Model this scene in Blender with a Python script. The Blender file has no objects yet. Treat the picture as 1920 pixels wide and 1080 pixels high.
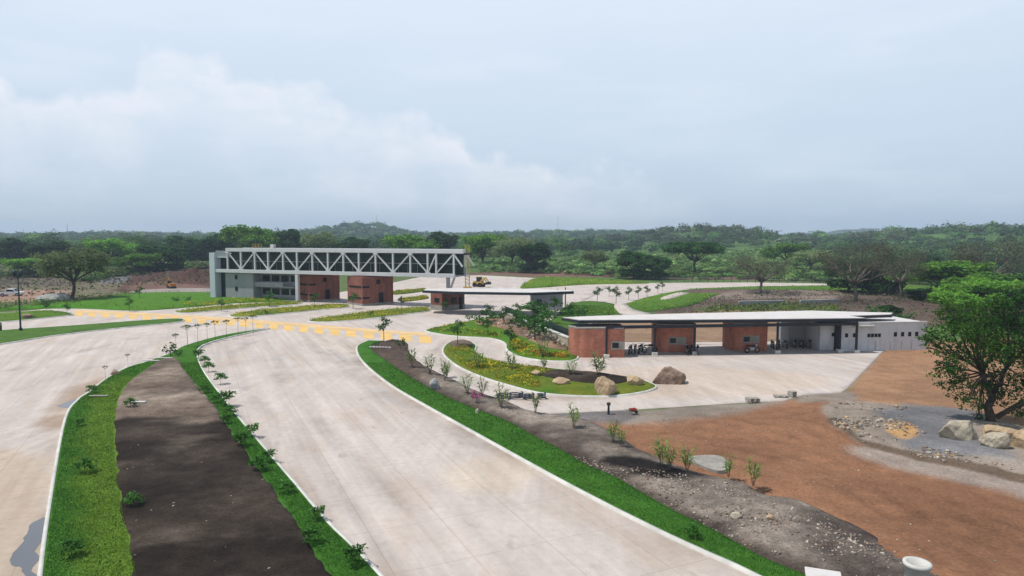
import bpy, bmesh, math, random
import numpy as np
from mathutils import Vector, Matrix
from mathutils.geometry import delaunay_2d_cdt
R = math.radians
random.seed(7); rng = np.random.default_rng(7)
S = bpy.context.scene; COL = S.collection
# ------------------------------------------------------------ camera and plan
H, F, PITCH = 14.0, 1280.0, math.atan(94/1280)
cp, sp = math.cos(PITCH), math.sin(PITCH)
cam = bpy.data.cameras.new('camera'); cam.lens = 24; cam.sensor_width = 36
cam.clip_start = .1; cam.clip_end = 12000
co = bpy.data.objects.new('camera', cam); COL.objects.link(co)
co.location = (0, 0, H); co.rotation_euler = (math.pi/2-PITCH, 0, 0); S.camera = co

def G(u, v, z=0.0):                       # survey point: where the sight line meets height z
    x, y = (u-960)/F, -(v-540)/F
    dz = y*cp-sp; dy = cp+y*sp
    t = (z-H)/dz
    return Vector((x*t, dy*t, z))
def GP(pts, z=0.0): return np.array([G(u, v, z)[:2] for u, v in pts])
def AT(u, v, Y):                          # point on the sight line at depth Y
    x, y = (u-960)/F, -(v-540)/F
    dz = y*cp-sp; dy = cp+y*sp; t = Y/dy
    return Vector((x*t, Y, H+dz*t))
def cr(P, n=6, closed=True):              # Catmull-Rom
    P = np.array(P, float); N = len(P); out = []
    rngi = range(N) if closed else range(N-1)
    for i in rngi:
        if closed: a, b, c, d = P[i-1], P[i], P[(i+1) % N], P[(i+2) % N]
        else: a, b, c, d = P[max(i-1, 0)], P[i], P[i+1], P[min(i+2, N-1)]
        for k in range(n):
            t = k/n
            out.append(.5*((2*b)+(c-a)*t+(2*a-5*b+4*c-d)*t*t+(3*b-a-3*c+d)*t**3))
    if not closed: out.append(P[-1])
    return np.array(out)
# ------------------------------------------------------------ noise and fields
def _h(i, j, s):
    n = (i.astype(np.int64)*374761393 + j.astype(np.int64)*668265263 + s*1274126177) & 0xffffffff
    n = ((n ^ (n >> 13))*1274126177) & 0xffffffff
    return ((n ^ (n >> 16)) & 0xffff)/65535.0
def vn(x, y, s=0):
    x = np.asarray(x, float); y = np.asarray(y, float)
    i, j = np.floor(x), np.floor(y); fx, fy = x-i, y-j
    fx = fx*fx*(3-2*fx); fy = fy*fy*(3-2*fy)
    a, b, c, d = _h(i, j, s), _h(i+1, j, s), _h(i, j+1, s), _h(i+1, j+1, s)
    return (a*(1-fx)+b*fx)*(1-fy)+(c*(1-fx)+d*fx)*fy
def fbm(x, y, sc, s=0, o=4):
    r = 0; a = .5
    for k in range(o):
        r = r+a*(vn(np.asarray(x)/sc*2**k, np.asarray(y)/sc*2**k, s+k)-.5); a *= .5
    return r*2                             # about -1..1
def inside(P, x, y):
    r = np.zeros(len(x), bool); N = len(P)
    for i in range(N):
        x1, y1 = P[i]; x2, y2 = P[(i+1) % N]
        if y1 == y2: continue
        c = (y1 > y) != (y2 > y)
        r ^= c & (x < (x2-x1)*(y-y1)/(y2-y1)+x1)
    return r
def pdist(P, x, y, closed=True):
    d = np.full(len(x), 1e18); N = len(P)
    for i in range(N if closed else N-1):
        ax, ay = P[i]; bx, by = P[(i+1) % N]
        ux, uy = bx-ax, by-ay; L = ux*ux+uy*uy+1e-12
        t = np.clip(((x-ax)*ux+(y-ay)*uy)/L, 0, 1)
        d = np.minimum(d, (x-ax-t*ux)**2+(y-ay-t*uy)**2)
    return np.sqrt(d)
def sdist(P, x, y):                        # positive inside
    d = pdist(P, x, y); return np.where(inside(P, x, y), d, -d)
def ss(a, b, x):
    t = np.clip((x-a)/(b-a), 0, 1); return t*t*(3-2*t)
# ------------------------------------------------------------ objects
def tag(o, label=None, cat=None, group=None, kind=None):
    if label: o['label'] = label
    if cat: o['category'] = cat
    if group: o['group'] = group
    if kind: o['kind'] = kind
    return o
def thing(name, label, cat, loc=(0, 0, 0), rz=0, group=None):
    o = bpy.data.objects.new(name, None); COL.objects.link(o)
    o.location = loc; o.rotation_euler = (0, 0, rz); o.empty_display_size = .2
    return tag(o, label, cat, group)
def mesh_obj(name, V, Fc, mat, parent=None, col=None, smooth=False, fcol=None):
    me = bpy.data.meshes.new(name)
    V = np.asarray(V, np.float32).reshape(-1, 3)
    if isinstance(Fc, np.ndarray):
        n, k = Fc.shape
        me.vertices.add(len(V)); me.vertices.foreach_set('co', V.ravel())
        me.loops.add(n*k); me.polygons.add(n)
        me.loops.foreach_set('vertex_index', Fc.astype(np.int32).ravel())
        me.polygons.foreach_set('loop_start', np.arange(0, n*k, k, dtype=np.int32))
        me.update(calc_edges=True); me.validate()
    else:
        me.from_pydata([tuple(v) for v in V.tolist()], [], Fc)
    if col is not None:
        a = me.color_attributes.new('Col', 'FLOAT_COLOR', 'POINT')
        c = np.ones((len(V), 4), np.float32); c[:, :3] = np.clip(col, 0, 4)
        a.data.foreach_set('color', c.ravel())
    if smooth: me.polygons.foreach_set('use_smooth', np.ones(len(me.polygons), bool))
    me.materials.append(mat); me.update()
    o = bpy.data.objects.new(name, me); COL.objects.link(o)
    if parent: o.parent = parent
    return o
def dup(o, loc=None, rz=None, sc=None, label=None, group=None):
    c = o.copy(); COL.objects.link(c)
    if loc is not None: c.location = loc
    if rz is not None: c.rotation_euler[2] = rz
    if sc is not None: c.scale = sc if hasattr(sc, '__len__') else (sc,)*3
    if label: c['label'] = label
    if group: c['group'] = group
    for ch in list(o.children):
        d = ch.copy(); COL.objects.link(d); d.parent = c
        for g in list(ch.children):
            e = g.copy(); COL.objects.link(e); e.parent = d
    return c
class MB:
    def __init__(s): s.v = []; s.f = []
    def add(s, V, Fs):
        o = len(s.v); s.v += [tuple(p) for p in V]; s.f += [[i+o for i in f] for f in Fs]; return s
    def box(s, c, d, rz=0, M=None):
        x, y, z = d[0]/2, d[1]/2, d[2]/2; V = []
        for dx, dy, dz in ((-x,-y,-z),(x,-y,-z),(x,y,-z),(-x,y,-z),(-x,-y,z),(x,-y,z),(x,y,z),(-x,y,z)):
            p = Vector((dx, dy, dz))
            if M: p = M @ p
            if rz: p = Matrix.Rotation(rz, 3, 'Z') @ p
            V.append((c[0]+p[0], c[1]+p[1], c[2]+p[2]))
        return s.add(V, [(3,2,1,0),(4,5,6,7),(0,1,5,4),(1,2,6,5),(2,3,7,6),(3,0,4,7)])
    def b2(s, x0, x1, y0, y1, z0, z1): return s.box(((x0+x1)/2, (y0+y1)/2, (z0+z1)/2), (x1-x0, y1-y0, z1-z0))
    def bar(s, a, b, w, h=None):           # square bar between two points
        a, b = Vector(a), Vector(b); h = h or w; d = (b-a); L = d.length; d.normalize()
        up = Vector((0, 0, 1)) if abs(d.z) < .95 else Vector((0, 1, 0))
        sx = d.cross(up).normalized(); sz = sx.cross(d)
        V = []
        for p in (a, b):
            for i, j in ((-1,-1),(1,-1),(1,1),(-1,1)): V.append(p+sx*(w/2*i)+sz*(h/2*j))
        return s.add(V, [(0,1,2,3),(7,6,5,4),(0,4,5,1),(1,5,6,2),(2,6,7,3),(3,7,4,0)])
    def tube(s, P, r, n=8):
        P = [Vector(p) for p in P]; r = r if hasattr(r, '__len__') else [r]*len(P); V = []; Fs = []
        ref = Vector((.3, 1, .2)).normalized()
        for i, p in enumerate(P):
            d = (P[min(i+1, len(P)-1)]-P[max(i-1, 0)]).normalized()
            a = d.cross(ref)
            if a.length < .05: a = d.cross(Vector((1, 0, 0)))
            a.normalize(); b = d.cross(a)
            for k in range(n):
                t = 2*math.pi*k/n; V.append(p+(a*math.cos(t)+b*math.sin(t))*r[i])
        for i in range(len(P)-1):
            for k in range(n):
                k2 = (k+1) % n; Fs.append((i*n+k, i*n+k2, (i+1)*n+k2, (i+1)*n+k))
        Fs.append(tuple(range(n))[::-1]); Fs.append(tuple((len(P)-1)*n+k for k in range(n)))
        return s.add(V, Fs)
    def lathe(s, prof, n=24, c=(0, 0, 0)):
        V = []; Fs = []
        for r, z in prof:
            for k in range(n):
                t = 2*math.pi*k/n; V.append((c[0]+r*math.cos(t), c[1]+r*math.sin(t), c[2]+z))
        for i in range(len(prof)-1):
            for k in range(n):
                k2 = (k+1) % n; Fs.append((i*n+k, i*n+k2, (i+1)*n+k2, (i+1)*n+k))
        return s.add(V, Fs)
    def prism(s, P, z0, z1):
        n = len(P); A = sum(P[i][0]*P[(i+1) % n][1]-P[(i+1) % n][0]*P[i][1] for i in range(n))
        if A < 0: P = P[::-1]
        V = [(p[0], p[1], z0) for p in P]+[(p[0], p[1], z1) for p in P]
        return s.add(V, [tuple(range(n))[::-1], tuple(range(n, 2*n))]+[(i, (i+1) % n, (i+1) % n+n, i+n) for i in range(n)])
    def build(s, name, mat, parent=None, smooth=False, bevel=0):
        o = mesh_obj(name, s.v, s.f, mat, parent, smooth=smooth)
        if bevel:
            m = o.modifiers.new('bevel', 'BEVEL'); m.width = bevel; m.segments = 2; m.limit_method = 'ANGLE'
        return o
# ------------------------------------------------------------ materials
def nodes(name):
    m = bpy.data.materials.new(name); m.use_nodes = True; nt = m.node_tree
    b = nt.nodes['Principled BSDF']; b.inputs['Specular IOR Level'].default_value = .3
    return m, nt, b
def nz(nt, sc, det=6, vec=None, rough=.6):
    n = nt.nodes.new('ShaderNodeTexNoise'); n.inputs['Scale'].default_value = sc
    n.inputs['Detail'].default_value = det; n.inputs['Roughness'].default_value = rough
    if vec is not None: nt.links.new(vec, n.inputs['Vector'])
    return n.outputs['Fac']
def mr(nt, val, a, b, c, d):
    n = nt.nodes.new('ShaderNodeMapRange'); nt.links.new(val, n.inputs[0])
    for i, k in enumerate((a, b, c, d)): n.inputs[i+1].default_value = k
    return n.outputs[0]
def mulc(nt, colr, fac):
    n = nt.nodes.new('ShaderNodeVectorMath'); n.operation = 'SCALE'
    nt.links.new(colr, n.inputs[0]); nt.links.new(fac, n.inputs['Scale']); return n.outputs[0]
def mth(nt, op, a, b):
    n = nt.nodes.new('ShaderNodeMath'); n.operation = op
    for i, k in enumerate((a, b)):
        if isinstance(k, (int, float)): n.inputs[i].default_value = k
        else: nt.links.new(k, n.inputs[i])
    return n.outputs[0]
def mixc(nt, fac, a, b):
    n = nt.nodes.new('ShaderNodeMix'); n.data_type = 'RGBA'
    for i, k in ((0, fac), (6, a), (7, b)):
        if isinstance(k, (int, float)): n.inputs[i].default_value = k
        elif isinstance(k, tuple): n.inputs[i].default_value = (*k, 1)
        else: nt.links.new(k, n.inputs[i])
    return n.outputs[2]
def bump(nt, b, h, st, dist):
    n = nt.nodes.new('ShaderNodeBump'); n.inputs['Strength'].default_value = st; n.inputs['Distance'].default_value = dist
    nt.links.new(h, n.inputs['Height']); nt.links.new(n.outputs[0], b.inputs['Normal'])
def pos(nt): return nt.nodes.new('ShaderNodeNewGeometry').outputs['Position']
def objv(nt): return nt.nodes.new('ShaderNodeTexCoord').outputs['Object']
def mapv(nt, vec, rz=0, sc=(1, 1, 1)):
    n = nt.nodes.new('ShaderNodeMapping'); nt.links.new(vec, n.inputs[0])
    n.vector_type = 'TEXTURE'; n.inputs['Rotation'].default_value = (0, 0, -rz); n.inputs['Scale'].default_value = tuple(1/k for k in sc); return n.outputs[0]
def vcol(nt):
    n = nt.nodes.new('ShaderNodeVertexColor'); n.layer_name = 'Col'; return n.outputs[0]
def m_vc(name, rough=.95, sc=(.15, 1.2, 7), amp=(.25, .3, .35), bst=.6, bd=.08):
    m, nt, b = nodes(name); p = pos(nt); c = vcol(nt)
    for s_, a in zip(sc, amp): c = mulc(nt, c, mr(nt, nz(nt, s_, 5, p), .3, .7, 1-a, 1+a))
    nt.links.new(c, b.inputs['Base Color']); b.inputs['Roughness'].default_value = rough
    b.inputs['Specular IOR Level'].default_value = .1
    bump(nt, b, nz(nt, sc[2]*.6, 8, p, .7), bst, bd); return m
def m_plain(name, colr, rough=.6, amp=.12, sc=2.0, metal=0, bst=.15):
    m, nt, b = nodes(name); v = objv(nt)
    rgb = nt.nodes.new('ShaderNodeRGB'); rgb.outputs[0].default_value = (*colr, 1)
    c = mulc(nt, rgb.outputs[0], mr(nt, nz(nt, sc, 6, v), .3, .7, 1-amp, 1+amp))
    c = mulc(nt, c, mr(nt, nz(nt, sc*.23, 3, v), .3, .7, 1-amp*.7, 1+amp*.7))
    nt.links.new(c, b.inputs['Base Color']); b.inputs['Roughness'].default_value = rough; b.inputs['Metallic'].default_value = metal
    bump(nt, b, nz(nt, sc*6, 5, v), bst, .02); return m
def m_stained(name, colr, stain, amt=.5):   # walls with rain streaks running down
    m, nt, b = nodes(name); v = objv(nt)
    s1 = nz(nt, .8, 6, mapv(nt, v, 0, (1, 1, .22)), .7); s2 = nz(nt, .5, 4, v)
    f = mth(nt, 'MULTIPLY', mr(nt, s1, .45, .75, 0, 1), mr(nt, s2, .35, .7, .15, amt*2))
    c = mixc(nt, f, colr, stain)
    c = mulc(nt, c, mr(nt, nz(nt, 9, 4, v), .3, .7, .9, 1.08))
    nt.links.new(c, b.inputs['Base Color']); b.inputs['Roughness'].default_value = .85
    bump(nt, b, nz(nt, 14, 4, v), .2, .02); return m
def m_brick(name, c1=(.47, .155, .09), c2=(.34, .10, .06), mort=(.36, .25, .2)):
    m, nt, b = nodes(name); tc = nt.nodes.new('ShaderNodeUVMap')
    br = nt.nodes.new('ShaderNodeTexBrick'); nt.links.new(tc.outputs[0], br.inputs['Vector'])
    br.inputs['Color1'].default_value = (*c1, 1); br.inputs['Color2'].default_value = (*c2, 1); br.inputs['Mortar'].default_value = (*mort, 1)
    br.inputs['Scale'].default_value = 1; br.inputs['Brick Width'].default_value = .4; br.inputs['Row Height'].default_value = .14
    br.inputs['Mortar Size'].default_value = .012; br.inputs['Bias'].default_value = -.1
    v = objv(nt)
    c = mulc(nt, br.outputs[0], mr(nt, nz(nt, 1.3, 5, mapv(nt, v, 0, (1, 1, .25))), .3, .7, .72, 1.25))
    nt.links.new(c, b.inputs['Base Color']); b.inputs['Roughness'].default_value = .9
    bump(nt, b, br.outputs[1], -.5, .02); return m
def m_leaf(name, var=.3, transl=.35):
    m, nt, b = nodes(name); c = vcol(nt)
    oi = nt.nodes.new('ShaderNodeObjectInfo')
    c = mulc(nt, c, mr(nt, oi.outputs['Random'], 0, 1, 1-var, 1+var))
    nt.links.new(c, b.inputs['Base Color']); b.inputs['Roughness'].default_value = .65; b.inputs['Specular IOR Level'].default_value = .15
    t = nt.nodes.new('ShaderNodeBsdfTranslucent'); nt.links.new(mulc(nt, c, mr(nt, oi.outputs['Random'], 0, 1, 1.25, 1.3)), t.inputs[0])
    mx = nt.nodes.new('ShaderNodeMixShader'); mx.inputs[0].default_value = transl
    nt.links.new(b.outputs[0], mx.inputs[1]); nt.links.new(t.outputs[0], mx.inputs[2])
    nt.links.new(mx.outputs[0], nt.nodes['Material Output'].inputs[0]); return m
# heading of the near carriageway, for the streaks that traffic leaves in the concrete
_a, _b = G(1060, 1080), G(640, 700); HEAD = math.atan2(_b.y-_a.y, _b.x-_a.x)
def m_concrete():
    m, nt, b = nodes('concrete_paving'); p = pos(nt); c = vcol(nt)
    st = nz(nt, 1, 5, mapv(nt, p, -HEAD, (.05, 1.1, 1)), .6)
    st2 = nz(nt, 1, 5, mapv(nt, p, -HEAD+.5, (.06, .9, 1)), .6)
    bl = nz(nt, .12, 5, p)
    f = mixc(nt, mr(nt, nz(nt, .02, 2, p), .4, .6, 0, 1), st, st2)
    c = mulc(nt, c, mr(nt, f, .32, .7, .80, 1.10)); c = mulc(nt, c, mr(nt, bl, .3, .7, .88, 1.08))
    c = mulc(nt, c, mr(nt, nz(nt, 2.2, 7, p, .7), .3, .7, .91, 1.08))
    br = nt.nodes.new('ShaderNodeTexBrick'); nt.links.new(mapv(nt, p, -HEAD), br.inputs['Vector'])
    br.offset = 0
    for k, v_ in (('Scale', 1), ('Brick Width', 4.5), ('Row Height', 3.6), ('Mortar Size', .03), ('Mortar Smooth', .2)): br.inputs[k].default_value = v_
    br.inputs['Color1'].default_value = (1.015, 1.015, 1.015, 1); br.inputs['Color2'].default_value = (.985, .985, .985, 1); br.inputs['Mortar'].default_value = (.85, .82, .79, 1)
    n = nt.nodes.new('ShaderNodeVectorMath'); n.operation = 'MULTIPLY'; nt.links.new(c, n.inputs[0]); nt.links.new(br.outputs[0], n.inputs[1]); c = n.outputs[0]
    # rusty dust
    d = mr(nt, nz(nt, .35, 6, mapv(nt, p, -HEAD, (.3, 1, 1)), .65), .48, .76, 0, .5)
    c = mixc(nt, d, c, (.40, .29, .21))
    # small dark spills
    d2 = mr(nt, nz(nt, .9, 4, mapv(nt, p, -HEAD, (.5, 1, 1)), .5), .64, .76, 0, .5)
    c = mixc(nt, d2, c, (.25, .21, .17))
    nt.links.new(c, b.inputs['Base Color']); b.inputs['Roughness'].default_value = .85
    bump(nt, b, nz(nt, 9, 6, p), .12, .02); return m
M = {}
M['soil'] = m_vc('soil'); M['ground'] = m_vc('ground_soil', sc=(.11, .7, 6), amp=(.26, .16, .26), bst=.6, bd=.1)
M['turf'] = m_vc('turf', sc=(.35, 2.2, 18), amp=(.16, .22, .35), bst=.9, bd=.06)
M['conc'] = m_concrete()
M['kerb'] = m_plain('kerb_concrete', (.55, .54, .5), .85, .18, .9)
def m_paint(name, colr, wear):
    m, nt, b = nodes(name); p = pos(nt)
    f = mr(nt, nz(nt, 1.1, 8, mapv(nt, p, -HEAD, (.5, 1.4, 1)), .7), .36, .64, 0, 1)
    c = mixc(nt, mth(nt, 'MULTIPLY', f, wear), colr, (.55, .46, .38)); c = mulc(nt, c, mr(nt, nz(nt, .4, 5, p), .3, .7, .85, 1.1))
    nt.links.new(c, b.inputs['Base Color']); b.inputs['Roughness'].default_value = .75; return m
M['yellow'] = m_paint('worn_yellow_paint', (.76, .45, .06), .6)
M['orange'] = m_paint('worn_orange_paint', (.72, .46, .17), .6)
M['truss'] = m_plain('white_steel', (.58, .59, .60), .45, .06, .5)
M['darkglass'] = m_plain('dark_glazing', (.018, .028, .03), .12, .3, .3)
M['darksteel'] = m_plain('dark_steel', (.022, .026, .035), .5, .2, 1)
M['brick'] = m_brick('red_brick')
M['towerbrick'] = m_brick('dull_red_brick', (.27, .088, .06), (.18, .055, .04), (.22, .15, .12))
M['grey'] = m_stained('grey_render', (.31, .32, .335), (.20, .205, .215), .3)
M['pale'] = m_stained('pale_render', (.52, .58, .63), (.4, .44, .47), .3)
M['white'] = m_stained('white_render', (.60, .60, .61), (.27, .265, .26), .6)
M['roofw'] = m_stained('white_roof', (.60, .57, .55), (.40, .35, .31), .5)
M['window'] = m_plain('window_dark', (.012, .014, .018), .15, .2, 1)
M['band'] = m_plain('concrete_band', (.28, .26, .23), .85, .2, 2)
M['bark'] = m_plain('bark', (.075, .058, .045), .95, .35, 4, bst=.6)
M['palebark'] = m_plain('pale_bark', (.14, .12, .10), .95, .3, 3, bst=.5)
M['leaf'] = m_leaf('leaves'); M['forest'] = m_leaf('forest_leaves', 0, .25)
M['blade'] = m_leaf('grass_blades', 0, .3)
M['black'] = m_plain('black_rubber', (.012, .012, .013), .6, .2, 4)
M['blackpaint'] = m_plain('black_paint', (.02, .02, .024), .3, .2, 4)
M['machine'] = m_plain('machine_yellow', (.50, .34, .08), .5, .2, 2)
M['machineo'] = m_plain('machine_orange', (.45, .17, .04), .5, .2, 2)
M['carwhite'] = m_plain('white_car_paint', (.72, .73, .74), .3, .05, 1)
M['metal'] = m_plain('grey_metal', (.35, .36, .37), .45, .1, 3, .6)
M['red'] = m_plain('red_paint', (.34, .06, .045), .45, .15, 4)
M['lampgreen'] = m_plain('dark_green_steel', (.014, .03, .03), .5, .2, 2)
M['hose'] = m_plain('dark_blue_plastic', (.02, .035, .06), .45, .3, 5)
M['wood'] = m_plain('grey_boards', (.36, .33, .29), .9, .25, 6)
def m_rock(name, c1, c2):
    m, nt, b = nodes(name); v = objv(nt)
    c = mixc(nt, mr(nt, nz(nt, 1.3, 6, v), .4, .6, 0, 1), c1, c2)
    c = mulc(nt, c, mr(nt, nz(nt, 8, 6, v, .7), .3, .7, .7, 1.25))
    nt.links.new(c, b.inputs['Base Color']); b.inputs['Roughness'].default_value = .95
    bump(nt, b, nz(nt, 3.5, 9, v, .7), .9, .12); return m
M['rocktan'] = m_rock('tan_rock', (.48, .36, .22), (.38, .27, .17))
M['rockbrown'] = m_rock('brown_rock', (.33, .235, .175), (.20, .135, .10))
M['rockpale'] = m_rock('pale_rock', (.50, .44, .33), (.36, .31, .24))
M['rockgrey'] = m_rock('grey_rock', (.36, .36, .34), (.25, .25, .24))
def m_water():
    m, nt, b = nodes('puddle_water'); b.inputs['Base Color'].default_value = (.10, .10, .11, 1); b.inputs['Roughness'].default_value = .06
    b.inputs['Specular IOR Level'].default_value = .6; return m
M['water'] = m_water()
# ------------------------------------------------------------ soil colours
GREEN = np.array((.043, .128, .016)); WEED = np.array((.10, .17, .02)); LAWN = np.array((.06, .17, .014))
MULCH = np.array((.020, .0145, .011)); BROWN = np.array((.155, .115, .090)); GREYSOIL = np.array((.21, .175, .145))
RED = np.array((.235, .118, .066)); ORANGE = np.array((.29, .165, .095)); GRAVEL = np.array((.145, .142, .147)); TRACK = np.array((.27, .22, .185))
SCRUB = np.array((.075, .14, .035)); PURPLE = np.array((.115, .08, .066)); CONC = np.array((.535, .47, .425))
def mixw(a, b, w): return a*(1-w[:, None])+b*w[:, None]
# ------------------------------------------------------------ the road plan
ROAD = GP([(-1500,1700),(-1200,760),(-700,620),(0,588),(100,578),(330,578),(430,560),(560,560),(690,540),(790,519),(900,516),(1000,521),
           (1190,531),(1400,529.5),(1560,532),(1560,535),(1420,536.5),(1300,541),(1240,551),(1165,572),(1130,585),(1115,612),(1172,642),(1300,642),(1540,640),(1660,656),
           (1588,729),(1576,737),(1510,740),(1468,752),(1380,756),(1180,769),(1030,776),(985,780),(1080,850),(1300,960),(1500,1080),(2600,1700)])
MEDIAN = GP(cr([(40,1700),(60,1250),(72,1080),(95,920),(120,790),(145,752),(165,738),(200,711),(240,690),(275,680),(318,664),(345,650),(400,634),(450,624),(506,617),
                (455,628),(400,642),(374,655),(373,675),(388,705),(418,745),(452,788),(502,847),(560,915),(620,985),(700,1065),(860,1250),(1250,1700)], 6))
MSOIL = GP(cr([(250,1400),(246,1080),(232,980),(220,900),(213,830),(216,785),(224,745),(244,718),(284,688),(312,673),(332,676),(352,705),(395,755),(440,820),(500,905),(560,990),(618,1080),(840,1400)], 5))
VKERB = cr([(690,640),(672,648),(668,658),(676,676),(700,700),(740,730),(800,765),(880,810),(960,855),(1050,905),(1150,958),(1250,1008),(1330,1045),(1410,1082),(1700,1230),(2400,1600)], 5, False)
VGRASS_R = cr([(2900,1600),(2000,1290),(1500,1080),(1430,1050),(1340,1000),(1250,955),(1160,902),(1100,875),(1050,846),(1000,820),(950,792),(880,765),(820,738),(765,706),(722,676),(700,660),(697,648),(720,641)], 5, False)
VGRASS = GP(np.vstack([VKERB, VGRASS_R]))
VSOIL_R = cr([(735,636),(762,643),(768,662),(792,684),(830,703),(890,732),(940,750),(985,768),(1030,777),(1095,787),(1150,812),(1200,845),(1262,872),(1330,893),(1390,905),(1430,928),(1500,940),(1560,968),(1640,1008),(1725,1058),(2300,1300),(3300,1600)], 5, False)
VSOIL = GP(np.vstack([VGRASS_R[::1], VSOIL_R]))
TEAR = GP(cr([(830,656),(834,670),(860,690),(900,708),(950,724),(1010,739),(1080,745),(1150,745),(1205,738),(1232,728),(1215,718),(1190,711),(1150,706),(1100,699),(1060,695),(1000,689),(950,682),(910,672),(893,660),(893,648),(870,641),(843,643)], 5))
WISLE = GP(cr([(797,621),(830,629),(870,633),(920,636),(946,645),(950,658),(975,671),(1020,678),(1066,679),(1085,672),(1072,655),(1030,632),(990,614),(950,597),(905,597),(868,606),(830,613)], 5))
LANE1 = GP(cr([(328,586),(350,588),(420,582),(480,577),(553,572),(562,567),(500,569),(440,573),(370,579)], 4))
LANE2 = GP(cr([(431,592),(450,596),(520,590),(600,582),(652,577),(642,571),(560,576),(480,583)], 4))
LANE4 = GP(cr([(735,548),(790,543),(796,546.5),(742,553)], 4)); LANE5 = GP(cr([(752,562),(796,556),(801,560.5),(760,566)], 4))
LANE3 = GP(cr([(578,602),(610,605),(680,600),(760,590),(806,584),(792,577),(720,582),(640,592)], 4))
STRIP = GP(cr([(-700,660),(-200,640),(0,621),(130,612),(250,603),(330,598.5),(346,602),(320,607),(200,619),(100,631),(0,647),(-200,677),(-700,760)], 5))
LEFTBED = GP(cr([(-500,598),(-100,592),(0,588),(90,583),(137,590),(80,598),(0,605),(-100,612),(-500,635)], 4))
BIGLAWN = GP(cr([(-500,585),(-100,580),(60,573),(150,562),(260,550),(400,549),(440,556),(556,560),(563,565),(440,569),(330,579),(250,583),(150,579),(60,580),(0,584),(-100,588),(-500,595)], 4))
FARLAWN = GP(cr([(975,540),(1005,522),(1060,521),(1190,529),(1210,532),(1100,534),(1010,540)], 4))
RLAWN = GP(cr([(1135,588),(1175,570),(1230,554),(1300,543),(1420,538),(1560,536),(1740,538),(1740,546),(1560,548),(1420,547),(1345,553),(1310,568),(1230,583)], 4))
PLAWN = GP(cr([(1035,600),(1060,575),(1100,565),(1155,572),(1150,590),(1105,600),(1075,625),(1050,632),(1000,612)], 4))
# ------------------------------------------------------------ terrain
HILLS = [(180, 720, 15, 55, 110), (250, 740, 6, 45, 90), (345, 560, 9, 42, 100), (425, 560, 9.5, 55, 120), (520, 580, 9, 80, 120), (-295, 1400, 25, 62, 200), (-1960, 2500, 34, 130, 200),
         (70, 1300, 7, 160, 150), (250, 1500, 11, 180, 200), (1330, 2450, 34, 200, 200), (-120, 1150, 3, 200, 150), (700, 1000, 14, 150, 150), (-700, 1300, 8, 300, 200)]
def terrain(x, y):
    d = np.hypot(x, y)
    h = 3.0*ss(240, 600, d)+4*ss(600, 1300, d)+1.5*fbm(x, y, 90, 3)*ss(220, 400, d)
    for cx, cy, a, sx, sy in HILLS: h = h+a*np.exp(-((x-cx)/sx)**2/2-((y-cy)/sy)**2/2)
    return h
def tz(p): return float(terrain(np.array([p[0]]), np.array([p[1]]))[0])
def mound(x, y, u, v, a, sx, sy):
    c = G(u, v); return a*np.exp(-((x-c.x)/sx)**2/2-((y-c.y)/sy)**2/2)
RUTS = [[(1180,790),(1350,800),(1500,830),(1700,900),(2000,1010)], [(1250,830),(1400,850),(1560,900),(1750,990),(1950,1090)], [(1420,790),(1520,800),(1640,860),(1800,930),(2000,1000)], [(1330,780),(1480,775),(1560,755)], [(1480,860),(1600,905),(1700,975),(1800,1060)]]
def ruts(x, y):                            # wheel lines in the loose red earth
    w = np.zeros(len(x))
    for L in RUTS:
        P = GP(cr(L, 5, False)); lo, hi = P.min(0)-6, P.max(0)+6; k = np.where((x > lo[0]) & (x < hi[0]) & (y > lo[1]) & (y < hi[1]))[0]
        if not len(k): continue
        d = pdist(P, x[k], y[k], False)
        w[k] += (np.exp(-((d-.9)/.3)**2)+.6*np.exp(-((d-2.6)/.35)**2))*np.clip(.55+.7*fbm(x[k], y[k], 4, 41), 0, 1.2)
    return w
def ground_h(x, y):
    h = terrain(x, y)
    m = ss(.5, 5, -sdist(ROAD, x, y))          # 0 on the paving
    rough = .25*fbm(x, y, 9, 11)+.10*fbm(x, y, 1.6, 12)
    near = np.exp(-(np.hypot(x, y)/400)**2)
    r = rough*near+(.055*fbm(x, y, .55, 13)+.05*np.maximum(fbm(x, y, 1.0, 14)-.15, 0))*ss(95, 55, np.hypot(x, y))
    r = r-.05*ruts(x, y)
    r = r+(mound(x, y, 368, 526, 3.2, 5, 5)+mound(x, y, 335, 520, 1.6, 9, 4)+mound(x, y, 275, 524, 1.2, 7, 3)+mound(x, y, 395, 530, 1.6, 5, 4))*(1+.9*fbm(x, y, 5, 17)+.5*fbm(x, y, 2, 18))
    r = r+mound(x, y, 1600, 560, .8, 10, 3)+mound(x, y, 1400, 549, .9, 25, 2)+mound(x, y, 1690, 575, 1.6, 6, 5)
    r = r+mound(x, y, 1700, 800, .25, 6, 2.2)+mound(x, y, 1870, 850, .5, 3.0, 2)+mound(x, y, 1590, 775, .3, 1.8, 2.0)
    return h+r*m-.16*ss(0, 1.2, sdist(ROAD, x, y))
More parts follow.
